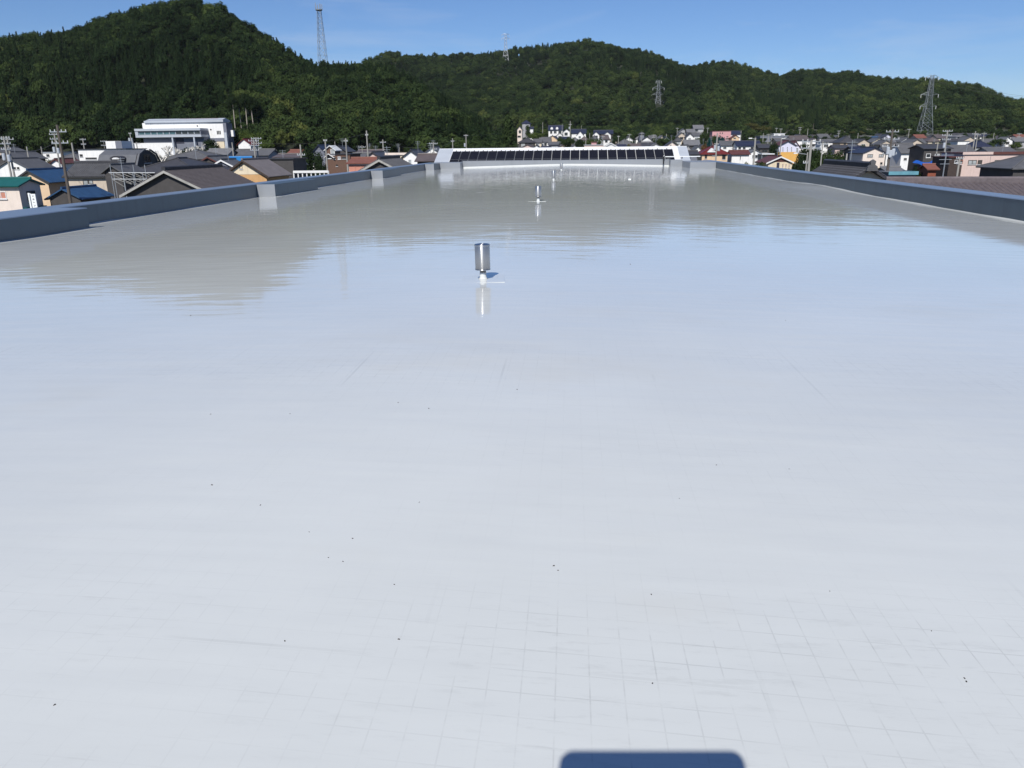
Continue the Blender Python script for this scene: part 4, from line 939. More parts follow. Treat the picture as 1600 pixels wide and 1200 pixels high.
house('pale blush three-storey-looking gable with four windows', 1351, 1385.5, 202, 10, 'y', 231, 238.5, 'wall_blush', 'roof_navy', [(1355, 1364, 241, 245.5, 'frame_dark', 'glass_pale'), (1373, 1381, 241, 245, 'frame_dark', 'glass_pale'), (1354, 1367, 253, 257.5, 'frame_dark', 'glass_pale'), (1375, 1379, 253.5, 257)], lower=(261.5, 'wall_cream'))
house('white-walled house with grey roof behind the cluttered pole', 1385, 1403, 228, 7, 'x', 226.5, 238, 'wall_white', 'tile_grey', [(1386, 1392, 248, 252)])
house('white balconied house under a grey tiled roof', 1411, 1434.5, 216, 8, 'x', 225, 238.5, 'wall_white', 'tile_grey', [(1412, 1417, 247, 250), (1421, 1427, 250, 257)])
house('beige gable with wide grey roof above the balconied house', 1420, 1446, 268, 8, 'y', 217.5, 225.5, 'wall_beige', 'tile_grey', [(1432, 1437, 227, 229.5)])
house('dark brown house with three white-framed windows', 1446, 1488, 188, 8, 'x', 226.5, 232, 'wall_dark', 'tile_dark', [(1446.5, 1454.5, 240, 246.5, 'trim_white', 'glass'), (1460, 1468, 240.5, 246.5, 'trim_white', 'glass_pale'), (1474, 1482, 240.5, 246.5, 'trim_white', 'glass')])
o, hx, hy, h = box_thing('shed', 'shed covered by a bright blue tarpaulin in front of the dark house', 'shed', 1447, 1486, 158, 5, 249, 'tarp_blue')
MB().box(-hx+.3, hx-.3, -hy+.3, hy, -.3, h-1.1).build('wall', 'wood_dark', o)
MB().grid(14, 8, lambda u, v: (-hx+2*hx*u, -hy+2*hy*v, h-1.25+.95*v**.8*(.75+.25*math.sin(u*9))+.12*math.sin(u*17+v*5))).build('tarpaulin', 'tarp_blue', o)
house('narrow rust-red shed below the blue tarpaulin', 1457, 1469, 128, 3, 'x', 262.5, 264, 'rust_red', 'roof_rust', auto=False, name='shed', cat='shed')
house('grey tiled roof left of the pink flat-roofed house', 1486, 1526, 232, 8, 'x', 228, 238, 'wall_grey', 'tile_grey')
house('brown timber annex leaning on the left of the pink house', 1488, 1508, 150, 7, 'x', 246, 0, 'wood_dark', 'roof_maroon', [(1491, 1497, 250, 255, 'frame_white', 'glass'), (1499, 1505, 250, 257, 'door_terracotta', 'glass')], kind='flat')
house('pink flat-roofed house with red fascia and sliding windows', 1509, 1552, 152, 9, 'x', 239.5, 0, 'wall_rose', 'roof_maroon', [(1512, 1526.5, 250, 257, 'frame_dark', 'glass_pale'), (1527, 1535, 250, 257, 'frame_dark', 'frame_dark')], kind='flat', fascia='wall_rose')
house('receding pink wing with red-brown fascia at the right edge', 1552.5, 1650, 158, 9, 'x', 239, 0, 'wall_rose', 'roof_maroon', [(1552.8, 1564, 250, 260, 'frame_dark', 'glass_pale'), (1565, 1573, 250, 257, 'frame_dark', 'glass')], kind='flat', fascia='roof_maroon')
house('dark house under a grey tile roof cut by the right edge', 1592, 1720, 112, 9, 'x', 240, 261, 'wall_dark', 'tile_grey', kind='hip', auto=False)
house('low shed with a cyan roof edge behind the right parapet', 1397, 1438, 112, 5, 'x', 270.5, 0, 'wall_slate', 'tile_pale', kind='flat', fascia='trim_cyan', auto=False, name='shed', cat='shed')
house('plain grey lean-to roof left of the cyan-edged shed', 1394, 1419, 124, 5, 'x', 262.5, 268.5, 'wall_grey', 'tile_pale', auto=False, name='shed', cat='shed')
house('peach house under a dark hipped roof right of the tree clump', 1313, 1338, 302, 9, 'x', 213.5, 222, 'wall_peach', 'tile_dark', [(1318, 1322, 224, 226.5), (1328, 1332, 224, 226.5)], kind='hip')
house('long white house above the tree clump', 1284, 1313, 314, 8, 'x', 218.5, 221.5, 'wall_white', 'tile_grey')
house('grey gable with pale wall right of the tree clump', 1329, 1348, 268, 8, 'y', 225.5, 231, 'wall_grey', 'tile_grey')
house('brown-walled house below the peach hipped house', 1306, 1330, 262, 8, 'x', 227.5, 231.5, 'wall_rose', 'tile_dark')
house('long blue-grey factory roof on the far slope', 1187, 1231, 422, 12, 'x', 212.5, 0, 'wall_slate', 'metal_grey', kind='flat', auto=False, name='factory', cat='building')
house('white penthouse on the far factory', 1208, 1225, 436, 6, 'x', 209, 0, 'wall_white', 'metal_white', kind='flat')
house('brown-roofed house with a white wall behind the orange house', 1236, 1263, 332, 8, 'x', 213, 218.5, 'wall_white', 'tile_brown')
house('peach-walled house behind the yellow-orange one', 1213, 1236, 330, 8, 'x', 217, 220.5, 'wall_peach', 'tile_grey', auto=False)
house('navy roofed dark house left of the blush gable', 1336, 1352, 215, 8, 'x', 229, 236, 'wall_dark', 'roof_navy', auto=False)
house('white-and-lilac gable in the far row above the blush house', 1380, 1392, 380, 7, 'y', 210, 214, 'wall_lilac', 'tile_dark', [(1383, 1387, 213.5, 215)])
house('blue-roofed house under the white patch in the far row', 1366, 1381, 384, 7, 'x', 214, 219, 'roof_rust', 'roof_blue', auto=False)
house('grey gable between the blush house and far blue roof', 1375, 1395, 300, 8, 'y', 219.5, 225, 'wall_beige', 'tile_grey')
house('white cube-like house in the far right row', 1493, 1509, 372, 8, 'x', 210.5, 213, 'wall_white', 'tile_pale', [(1496, 1499, 214, 217), (1502, 1505, 214, 217)], kind='hip')
house('low white house stepped below the white cube', 1497, 1515, 330, 7, 'x', 221, 0, 'wall_white', 'tile_grey', kind='flat')
house('white gable in the middle of the far right rows', 1467, 1482, 300, 7, 'y', 227, 231.5, 'wall_white', 'tile_grey')
house('cream house in the far right row left of the white cube', 1464, 1479, 386, 8, 'x', 211, 215.5, 'wall_cream', 'tile_brown')
house('dark navy house between white cube and pink roof', 1525, 1550, 290, 9, 'x', 220, 229, 'wall_dark', 'roof_navy', kind='hip')
house('rust-red roofed house in the far right row', 1432, 1447, 376, 8, 'x', 211, 215.5, 'wall_beige', 'roof_rust')
house('grey roof below the dark navy house, right', 1548, 1590, 250, 8, 'x', 231, 237, 'wall_grey', 'tile_grey')
house('white low house among bushes far right', 1570, 1584, 352, 6, 'x', 216.5, 218.5, 'wall_white', 'metal_white', auto=False)
house('rust-roofed house at the far right edge', 1590, 1612, 372, 8, 'x', 211, 215.5, 'wall_rose', 'roof_rust')
# far rows at the foot of the hills
ORD = 'first second third fourth fifth sixth seventh eighth ninth tenth eleventh twelfth thirteenth fourteenth fifteenth sixteenth seventeenth eighteenth nineteenth twentieth'.split()
rn = random.Random(5)
rows = [('back row', 1196, 1600, 500, 207.5, 16, 19), ('second far row', 1240, 1600, 438, 211.5, 18, 20), ('third far row', 1262, 1600, 352, 216.5, 20, 15), ('lower middle row', 838, 1096, 286, 227.5, 15, 16), ('upper middle row', 846, 1066, 392, 213.5, 12, 16)]
cn = {'tile_grey': 'grey', 'tile_dark': 'black', 'tile_pale': 'pale grey', 'tile_brown': 'brown', 'roof_navy': 'navy', 'wall_white': 'white', 'wall_cream': 'cream', 'wall_grey': 'grey', 'wall_beige': 'beige', 'wall_rose': 'pinkish'}
for rname, xa_, xb_, Y, yt, wpx, nmax in rows:
    q = xa_; k = 0
    while q < xb_ and k < nmax:
        wq = wpx*rn.uniform(.75, 1.15); rm = rn.choice(('tile_grey', 'tile_grey', 'tile_dark', 'tile_dark', 'tile_pale', 'tile_brown', 'roof_navy')); wm = rn.choice(('wall_white', 'wall_white', 'wall_cream', 'wall_grey', 'wall_beige', 'wall_rose'))
        ax = rn.choice('xxy'); yy = yt-(q-1200)*.002*(Y > 300 and q > 1190)+rn.uniform(-2.2, 2.2); Yk = Y+rn.uniform(-14, 14)
        xm_ = RX(q+wq/2)*Yk; hw_ = wq*Yk/2400
        if any(abs(xm_-s_[0]) < hw_+s_[2]-3.5 and abs(Yk+4-s_[1]) < 4+s_[2]-3.5 for s_ in SITES):
            q += 4; continue
        house('%s-roofed house with %s walls, %s from the left in the %s' % (cn[rm], cn[wm], ORD[k], rname), q, q+wq, Yk, 8, ax, yy, yy+rn.uniform(4, 5.5)*420/Yk, wm, rm, kind=rn.choice(('gable', 'gable', 'hip')) if ax == 'x' else 'gable', group='small houses in the far rows', rz=rn.uniform(-12, 12))
        q += wq+rn.uniform(1, 7); k += 1
# ------------------------------------------------------------------ poles
P = {}
def PL(key, *a, **k): P[key] = pole(*a, **k)
A2 = ((.4, 1.8), (1.5, 1.5)); A1 = ((.5, 1.7),); A3 = ((.3, 1.8), (1.1, 1.8), (1.9, 1.5)); A0 = ()
PL('l0', 5.5, 213, 112, 'twin-armed utility pole at the left edge over grey roofs', arms=A3, tr=2)
PL('l0b', 10.5, 213, 113, 'thin second pole close to the left-edge pole', arms=A1)
PL('l1', 89, 195, 86, 'tall brown leaning pole before the beige house, left', arms=((.8, 1.9), (2.0, 1.9)), m='pole_dark', r=.17)
PL('l2', 84.5, 208, 140, 'pole full of transformers behind the tall leaning pole', arms=A3, tr=2)
PL('l3', 112, 223, 118, 'plain pole right of the tall leaning pole', arms=A0)
PL('l4', 41.5, 229, 150, 'short plain pole among the grey roofs far left', arms=A0)
PL('l5', 64, 229, 192, 'short grey pole by the low white shed', arms=A0)
PL('l6', 129, 216, 186, 'pole with arms above the white flat block', arms=A2)
PL('l7', 161.5, 219, 200, 'antenna-like pole left of the white rooftop box', arms=((.4, 2.2), (1.4, 2.2)), r=.07)
PL('l8', 203, 208, 206, 'plain pole between rooftop box and white hall', arms=((.2, .9),))
PL('l9', 213, 222, 200, 'low pole with one arm left of the white hall', arms=A1)
PL('l10', 362.5, 222.5, 168, 'plain pole at the right corner of the white hall', arms=A0)
PL('l11', 396, 218, 140, 'left of two crossarm poles behind the brown roof', arms=A3)
PL('l12', 400, 214.5, 141, 'right of two crossarm poles behind the brown roof', arms=A3)
PL('l13', 469, 226, 128, 'plain pole in front of the dark tree clump, left', arms=((1.7, 1.3),))
PL('l14', 508, 219.5, 150, 'pole standing at the left corner of the brick house', arms=((.1, .7),))
PL('l15', 523, 221, 205, 'slim pole behind the brick gable tower', arms=A0, r=.1)
PL('l16', 540, 216, 148, 'pole at the right corner of the brick house', arms=((.6, .8),))
PL('l17', 572.5, 204, 150, 'tallest plain pole over the rust-red garage', arms=((.9, .5),))
PL('l18', 598, 218, 176, 'pole with transformer right of the tallest plain pole', arms=((.7, 1.5),), tr=2)
PL('l19', 565.5, 227, 190, 'short pole left of the tallest plain pole', arms=A1, r=.1)
PL('l20', 624, 230, 190, 'faint slim pole above the cream flat house', arms=A0, r=.08)
PL('l21', 677, 222, 168, 'pole with arms at the left end of the solar roof', arms=A2)
PL('l22', 696.5, 222, 240, 'slim dark pole above the left solar panels', arms=A1, r=.1)
PL('l23', 707, 216, 224, 'plain pole second left behind the solar roof', arms=((.9, .9),))
PL('l24', 728, 210, 228, 'pole with a rusty top behind the left solar panels', arms=((.4, 1.2),), tr=1)
PL('m0', 816.5, 197, 380, 'dark pole below the highest grey house', arms=A0, r=.12)
PL('m1', 848, 191, 455, 'plain pole on the slope left of the dormer house', arms=A0)
PL('m2', 878.5, 194, 450, 'dark slim pole at the dormer house', arms=A0, r=.12)
PL('m3', 891, 189, 352, 'tall pale pole in the middle of the hillside houses', arms=((1.6, 1.2),), tr=1, r=.2)
PL('m4', 908.5, 196, 470, 'thin pole behind the long navy roof', arms=A0, r=.11)
PL('m5', 915.5, 213, 322, 'pale short pole above the flat beige building', arms=A0)
PL('m6', 921.5, 208, 380, 'dull pole right of the steep white gable', arms=A0)
PL('m7', 942, 212, 330, 'pale pole between the two white gables and olive bush', arms=A1)
PL('m8', 966.5, 212, 318, 'pole at the left of the broad grey hipped roof', arms=((.4, .9),))
PL('m9', 983.5, 209, 372, 'pole above the round olive bush', arms=A1)
PL('m10', 1003, 207, 330, 'pole in front of the narrow tower house', arms=A2)
PL('m11', 1021.5, 210, 390, 'pole with arms right of the narrow tower house', arms=A2)
PL('m12', 1041.5, 209, 344, 'pole before the broad white navy-roofed gable', arms=A0)
PL('m13', 1058.5, 199.5, 430, 'pole left of the terraced cluster', arms=A1)
PL('m14', 1099, 200, 452, 'left of two pale poles above the terraced cluster', arms=A0)
PL('m15', 1106, 199.5, 458, 'right of two pale poles above the terraced cluster', arms=((.4, 1.4),))
PL('r0', 1121, 208, 172, 'tall pole rising in front of the red-roofed house', arms=((2.3, .9), (3.6, 1.6)), tr=2, r=.17)
PL('r1', 1158, 204, 418, 'tall pale pole right of the peach gable', arms=A0, r=.2)
PL('r2', 1145.5, 228, 220, 'dark pole between the two white apartment houses', arms=((.8, 1.1),), m='pole_dark')
PL('r3', 1180.5, 215, 118, 'street lamp pole with an arm to the left, right parapet', arms=A0, lamp=-.6, name='street_lamp', cat='street lamp')
PL('r4', 1193, 208, 404, 'slim pole at the left end of the far factory', arms=A0)
PL('r5', 1201, 209, 395, 'second slim pole before the far factory', arms=A1)
PL('r6', 1206.5, 209, 390, 'third slim pole before the far factory', arms=A0)
PL('r7', 1213.5, 199.5, 470, 'pole with arms above the far factory', arms=A1)
PL('r8', 1220.5, 200.5, 475, 'pole just right of the armed one above the factory', arms=A1)
PL('r9', 1221, 215.5, 220, 'street lamp with a bright head left of the lilac gable', arms=A0, lamp=.7, name='street_lamp', cat='street lamp')
PL('r10', 1250.5, 198.5, 462, 'twin-armed pole in the back row right of the factory', arms=A2)
PL('r11', 1262.5, 201, 450, 'plain pole next to the twin-armed one in the back row', arms=A0)
PL('r12', 1271.5, 193, 500, 'tall brownish mast before the olive trees', arms=A0, m='pole_dark')
PL('r13', 1268, 219, 92, 'big pale pole with crossarms before the tree clump', arms=((.2, 2.0), (.9, 2.2)), tr=0, r=.16)
PL('r14', 1262, 238, 100, 'thin dark pole with a lamp left of the big pale pole', arms=((1.3, .8),), lamp=-1.3, r=.09)
PL('r15', 1286, 221, 135, 'slim pole standing in the tree clump', arms=A1, r=.11)
PL('r16', 1323.5, 240, 138, 'short pole right of the tree clump', arms=A0, m='concrete')
PL('r17', 1395, 202, 118, 'cluttered dark pole with many transformers and arms, right', arms=((.4, 1.8), (1.4, 2.2), (2.4, 2.4), (3.4, 2.0)), tr=3, m='pole_dark', r=.19)
PL('r18', 1386, 226, 190, 'thin dark pole at the blush gable corner', arms=A1, m='pole_dark', r=.12)
PL('r19', 1421, 201, 420, 'far thin pole left of the pylon', arms=A1)
PL('r20', 1465.5, 224, 170, 'plain pale pole in front of the dark brown house', arms=A0)
PL('r21', 1481, 203, 166, 'armed pole over the dark brown house right windows', arms=A3, tr=1)
PL('r22', 1500, 245, 118, 'short pole with side arms left of the pink house', arms=((.3, 1.1), (1.0, .9)))
PL('r23', 1524.5, 205, 262, 'left of three poles over the dark navy house', arms=((.9, 1.6),), r=.18)
PL('r24', 1528, 208.5, 268, 'middle of three poles over the dark navy house', arms=A1)
PL('r25', 1538, 207, 320, 'right of three poles over the dark navy house', arms=A1)
PL('r26', 1553.5, 207.5, 400, 'small far pole right of the three poles', arms=A0)
PL('r27', 1593, 208, 352, 'pole with arms at the far right edge', arms=A2)
PL('r28', 1572, 213, 360, 'thin pole among the bushes far right', arms=A0, r=.09)
PL('r29', 1311, 204, 430, 'pole with arms in the second far row', arms=A2)
PL('r30', 1341, 208, 400, 'plain pole near the far bushes', arms=A0)
# ------------------------------------------------------------------ wires
def wire(k0, k1, label, dz=.5, sag=.9, r=.022):
    o0, o1 = P[k0], P[k1]; a = o0.location+Vector((0, 0, o0['_top']-dz)); b = o1.location+Vector((0, 0, o1['_top']-dz))
    pts = [(a.lerp(b, t/14)-a)-Vector((0, 0, sag*4*(t/14)*(1-t/14))) for t in range(15)]
    o = MB().path(pts, r, 4).build('power_line', 'wire', loc=a); return tag(o, label, 'wire')
for i, (k0, k1, dz, lab) in enumerate((('l13', 'l16', .4, 'wire from the dark tree pole to the brick house pole'), ('l18', 'l21', .5, 'long wire running to the solar roof from the left'), ('l21', 'l23', .4, 'wire above the left end of the solar roof'),
        ('l23', 'l24', .3, 'wire between two poles behind the left solar panels'), ('l24', 'm3', .4, 'long wire climbing in front of the big conifer'), ('m3', 'm7', .5, 'wire falling right from the tall pale pole'),
        ('l1', 'l0', 1.6, 'wire from the tall leaning pole to the left edge'), ('l1', 'l3', 4.2, 'short wire from the tall leaning pole to the plain pole'), ('l11', 'l17', .5, 'wire from the crossarm poles to the tallest plain pole'),
        ('r17', 'r21', 1.6, 'wire between the cluttered pole and the armed pole, right'), ('r13', 'r17', 1.0, 'wire from the big pale pole to the cluttered pole'), ('r21', 'r27', .6, 'wire running to the far right edge'), ('r0', 'r9', 1.2, 'wire from the red house pole to the lamp'))):
    wire(k0, k1, lab, dz)
# ------------------------------------------------------------------ lattice towers
def lattice(label, px, ytop, ybase, Y, wb, wt, arms, name='pylon', cat='pylon', m='tower_steel', levels=9, r=.16, deck=False, bend=None):
    t = at(px, ytop, Y); b_ = at(px, ybase, Y); zg = G(t.x, Y); z0_ = min(zg, b_.z)-1; h = t.z-z0_
    o = empty(name, (t.x, Y, z0_), label, cat)
    def hw(z):
        k = z/h
        if bend: return wb+(bend[1]-wb)*k/bend[0] if k < bend[0] else bend[1]+(wt-bend[1])*(k-bend[0])/(1-bend[0])
        return wb+(wt-wb)*k
    zs = [h*(1-(1-i/levels)**1.25) for i in range(levels+1)]
    cor = [(-1, -1), (1, -1), (1, 1), (-1, 1)]
    for sx, sy in cor:
        lb = MB()
        for z_a, z_b in zip(zs[:-1], zs[1:]): lb.tube((sx*hw(z_a), sy*hw(z_a), z_a), (sx*hw(z_b), sy*hw(z_b), z_b), r, seg=4)
        lb.build('leg', m, o)
    bb = MB()
    for z_a, z_b in zip(zs[:-1], zs[1:]):
        for i in range(4):
            (ax, ay), (bx, by) = cor[i], cor[(i+1) % 4]; wa, wb2 = hw(z_a), hw(z_b)
            bb.tube((ax*wa, ay*wa, z_a), (bx*wb2, by*wb2, z_b), r*.62, seg=3); bb.tube((bx*wa, by*wa, z_a), (ax*wb2, ay*wb2, z_b), r*.62, seg=3); bb.tube((ax*wb2, ay*wb2, z_b), (bx*wb2, by*wb2, z_b), r*.62, seg=3)
    bb.build('bracing', m, o)
    for dz, ln, up in arms:
        z = h-dz; wz = hw(z); ar = MB()
        for s_ in (-1, 1):
            for sy in (-1, 1):
                ar.tube((s_*wz, sy*wz, z), (s_*ln, 0, z+up), r*.8, seg=4); ar.tube((s_*wz, sy*wz, z+1.6), (s_*ln, 0, z+up), r*.7, seg=3)
        a_ = ar.build('crossarm', m, o)
        for s_ in (-1, 1): MB().tube((s_*ln, 0, z+up), (s_*ln, 0, z+up-1.7), .14, seg=5).build('insulator', 'insulator', a_)
    if deck:
        MB().lathe([(wt*1.5, h-.6), (wt*2.1, h-.3), (wt*2.1, h+.1), (wt*1.9, h+.1)], 10).build('platform', m, o)
        for k in range(8):
            a = k*.785; MB().tube((math.cos(a)*wt*2, math.sin(a)*wt*2, h+.1), (math.cos(a)*wt*2, math.sin(a)*wt*2, h+2.2+.5*(k % 3)), .15, seg=5).build('antenna', 'galvanised', o)
    return o
T1 = lattice('tall lattice antenna tower on the saddle of the left hill', 498.3, 15, 96, 440, 2.6, .9, (), 'antenna_tower', 'tower', levels=12, r=.095, deck=True)
lattice('faint pylon at the skyline left of the middle summit', 790, 53, 88, 900, 3.6, .9, ((1, 4, .5), (5, 4.5, .5)), levels=8, r=.12, bend=(.6, 1.3), m='galvanised')
lattice('pale pylon with three crossarm pairs in the middle of the far hill', 1029.5, 126, 168, 628, 2.2, .7, ((.8, 2.0, .6), (5.3, 4.2, .2), (10, 5, .2), (14.7, 4.4, .2)), levels=8, r=.12, bend=(.5, 1.2), m='tower_steel')
T4 = lattice('tall pylon on splayed legs standing in the town at right', 1457, 118, 212, 470, 3.5, .7, ((1.2, 3.4, .4), (10, 4.6, .3), (16, 4.2, .3)), levels=10, r=.105, bend=(.55, 1.4), m='tower_steel')
a = T4.location+Vector((0, 0, at(1457, 118, 470).z-T4.location.z-1.0)); e_ = at(1800, 140, 430)
for s_ in (-3.4, 3.4):
    pts = [Vector((s_, 0, 0)).lerp(e_-a+Vector((s_, 0, 0)), t/16)-Vector((0, 0, 7*4*(t/16)*(1-t/16))) for t in range(17)]
    tag(MB().path(pts, .05, 4).build('power_line', 'wire', loc=a), '%s high wire leaving the tall right pylon across the sky' % ('near' if s_ < 0 else 'far'), 'wire')
# ------------------------------------------------------------------ separate trees and shrubs
tree(794, 177, 212, 52, 'big bright conifer-shaped tree behind the left solar panels', 'leaf_mid', 'cone', 7, low=.08)
shrub(772, 223, 208, 34, 'round shrub at the foot of the big conifer', 'leaf_mid', 3, 'round')
tree(330, 217, 222, 28, 'dark round tree in front of the white hall', 'leaf_dark', 'round', 3)
shrub(300, 227.5, 222, 40, 'clipped hedge before the white hall entrance', 'leaf_dark', 4)
tree(482, 228, 160, 44, 'dark leafy tree clump left of the brick house', 'leaf_dark', 'round', 8, low=.1)
tree(500, 238, 150, 22, 'dark tree hugging the brick house', 'leaf_dark', 'round', 9, low=.1)
tree(440, 232, 215, 40, 'dark green tree behind the white two-storey house', 'leaf_dark', 'wide', 4, low=.1)
tree(415, 222, 235, 34, 'bright green tree at the wood edge right of the red hut', 'leaf_bright', 'round', 5, low=.1)
tree(385, 203, 244, 30, 'yellow-green bamboo clump below the bare pine trunks', 'leaf_bright', 'round', 6, low=.05)
tree(405, 206, 246, 26, 'second yellow-green clump right of the bare pine trunks', 'leaf_bright', 'round', 12, low=.05)
shrub(462, 259, 140, 26, 'low green shrub by the white guard rail', 'leaf_mid', 5)
shrub(488, 262, 130, 22, 'small green shrub at the right of the guard rail', 'leaf_mid', 6)
shrub(75, 244, 168, 18, 'olive shrub between the grey roofs on the left', 'leaf_olive', 7)
for i, (q, y_, Y, w_, m_, lab) in enumerate(((876, 214.5, 340, 15, 'leaf_mid', 'left green tree below the tall pale pole'), (889, 212, 346, 20, 'leaf_mid', 'right green tree around the tall pale pole'), (905, 216, 330, 16, 'leaf_dark', 'dark tree below the steep white gable'),
        (825, 195.5, 462, 10, 'leaf_mid', 'small tree in front of the highest grey house'), (838, 205, 430, 24, 'leaf_bright', 'yellow-green hedge below the highest grey house'), (982, 225.5, 262, 15, 'leaf_olive', 'round olive bush above the right solar panels'),
        (1100, 206, 370, 18, 'leaf_mid', 'green tree right of the terraced cluster'), (1090, 213, 355, 16, 'leaf_mid', 'bushy tree below the terraced cluster'), (1102, 225, 240, 18, 'leaf_brown', 'reddish brown tree left of the red roof'),
        (1109, 214.5, 320, 9, 'leaf_teal', 'small teal conifer left of the red house pole'), (1127, 210.5, 322, 13, 'leaf_teal', 'larger teal conifer right of the red house pole'), (1117, 211, 350, 14, 'leaf_mid', 'green tree against the pink house'),
        (1172, 192, 505, 40, 'leaf_olive', 'broad olive grove above the white apartments'), (1197, 195, 510, 18, 'leaf_olive', 'smaller olive tree right of the olive grove'), (1211, 222, 246, 16, 'leaf_dark', 'dark tree left of the lilac gable'),
        (1262, 228, 145, 34, 'leaf_dark', 'left crown of the tree clump beside the lilac gable'), (1288, 226, 150, 44, 'leaf_mid', 'tallest tree in the clump on the right'), (1313, 236, 142, 36, 'leaf_mid', 'right crown of the tree clump'),
        (1250, 244, 138, 26, 'leaf_dark', 'dark tree in front of the lilac gable'), (1335, 246, 148, 26, 'leaf_mid', 'green tree left of the blush gable'), (1275, 249, 116, 34, 'leaf_mid', 'low leafy tree under the big pale pole'),
        (1305, 249, 118, 38, 'leaf_bright', 'bright green tree low in the clump'), (1341, 204, 470, 18, 'leaf_olive', 'olive tree in the far right rows'), (1353, 212, 408, 22, 'leaf_mid', 'green tree in the second far row'),
        (1364, 219, 366, 20, 'leaf_mid', 'bush left of the far blue roof'), (1561, 215, 340, 22, 'leaf_mid', 'green tree far right between dark and white houses'), (1588, 222, 330, 22, 'leaf_bright', 'bright tree at the far right edge'), (1228, 226, 300, 14, 'leaf_dark', 'dark tree behind the lilac gable'))):
    tree(q, y_, Y, w_, lab, m_, ('round', 'wide', 'round')[i % 3], i % 7+2, low=.08)
for i, (q, y_, Y, w_, m_, lab) in enumerate(((1150, 249.5, 150, 18, 'leaf_mid', 'leftmost hedge shrub over the right parapet'), (1168, 249, 150, 20, 'leaf_bright', 'second hedge shrub over the right parapet'), (1186, 248, 150, 18, 'leaf_mid', 'third hedge shrub, below the street lamp'),
        (1197, 252, 140, 16, 'leaf_olive', 'rightmost hedge shrub by the carport'), (1519, 270, 98, 20, 'leaf_bright', 'yellow-green bush in front of the pink house'), (1532, 273, 96, 14, 'leaf_mid', 'small bush right of the yellow-green one'),
        (1388, 257, 140, 14, 'leaf_olive', 'small bush right of the blush gable'), (1381, 267, 92, 16, 'leaf_olive', 'low bush behind the black ridged roof'), (1295, 256, 100, 26, 'leaf_olive', 'olive shrub left of the black ridged roof'), (1430, 258, 150, 22, 'leaf_dark', 'dark shrub below the balconied house'),
        (1440, 262, 130, 20, 'leaf_dark', 'dark shrub above the cyan-edged shed'))):
    shrub(q, y_, Y, w_, lab, m_, i % 6+2)
# bare-trunked pines at the edge of the wood
names = ['first', 'second', 'third', 'fourth', 'fifth', 'sixth']
for i, (q, yt, Y) in enumerate(((361.5, 150, 252), (373, 152, 256), (380.5, 148, 254), (386, 150, 257), (392, 153, 255), (399, 158, 259))):
    t = at(q, yt, Y); zg = G(t.x, Y); h = t.z-zg; o = empty('pine_tree', (t.x, Y, zg), 'pale bare-trunked pine, %s right of the white hall' % names[i], 'tree', 'bare-trunked pines at the wood edge')
    MB().tube((0, 0, -.3), (random.Random(i).uniform(-.5, .3), 0, h*.85), .22, .11, seg=7).build('trunk', 'bark_pale', o)
    link('crown', crown('round', 10+i % 3, 'leaf_dark', 2200, .12), o, (0, 0, h*.86), (2.2, 2.2, h*.2), i)
# pale lopped trees in front of the white hall
def lopped(px, py, Y, label, seed, spread):
    t = at(px, py, Y); zg = G(t.x, Y); h = t.z-zg; o = empty('lopped_tree', (t.x, Y, zg), label, 'tree'); rn = random.Random(seed)
    MB().tube((0, 0, -.3), (0, 0, h*.62), .2, .15, seg=7).build('trunk', 'branch_white', o); b = MB()
    def br(p, d, l, r, n):
        q = p+d*l; b.tube(p, q, r, r*.75, seg=5)
        if n:
            for k in range(3):
                dd = (d+Vector((rn.uniform(-1, 1), rn.uniform(-.7, .7), rn.uniform(-.15, .8)))).normalized(); br(q, dd, l*rn.uniform(.5, .8), r*.72, n-1)
    for k in range(6):
        a = k*1.05+rn.uniform(-.3, .3); br(Vector((0, 0, h*rn.uniform(.5, .62))), Vector((math.cos(a)*spread, math.sin(a)*.6, rn.uniform(.4, 1))).normalized(), h*.14, .11, 2)
    b.build('branches', 'branch_white', o)
lopped(250, 214, 140, 'pale lopped tree left of the hall, above the hipped roofs', 1, .9)
lopped(268, 218, 175, 'small pale lopped tree between two larger ones', 4, .9)
lopped(288, 218, 178, 'pale lopped tree before the hall gallery', 2, 1.0)
lopped(310, 217, 180, 'pale lopped tree right of the gallery middle', 3, 1.0)
protos = bpy.data.collections.new('tree_kinds')     # not linked to the scene: only a source for the forest
specs = [('round', 1), ('round', 2), ('round', 3), ('cone', 4), ('cone', 5), ('wide', 6)]
for i, (k, s_) in enumerate(specs):
    o = bpy.data.objects.new('kind_%d' % i, crown_mesh('forest_crown', s_, k, 'leaf_wood', 800, .17)); protos.objects.link(o)

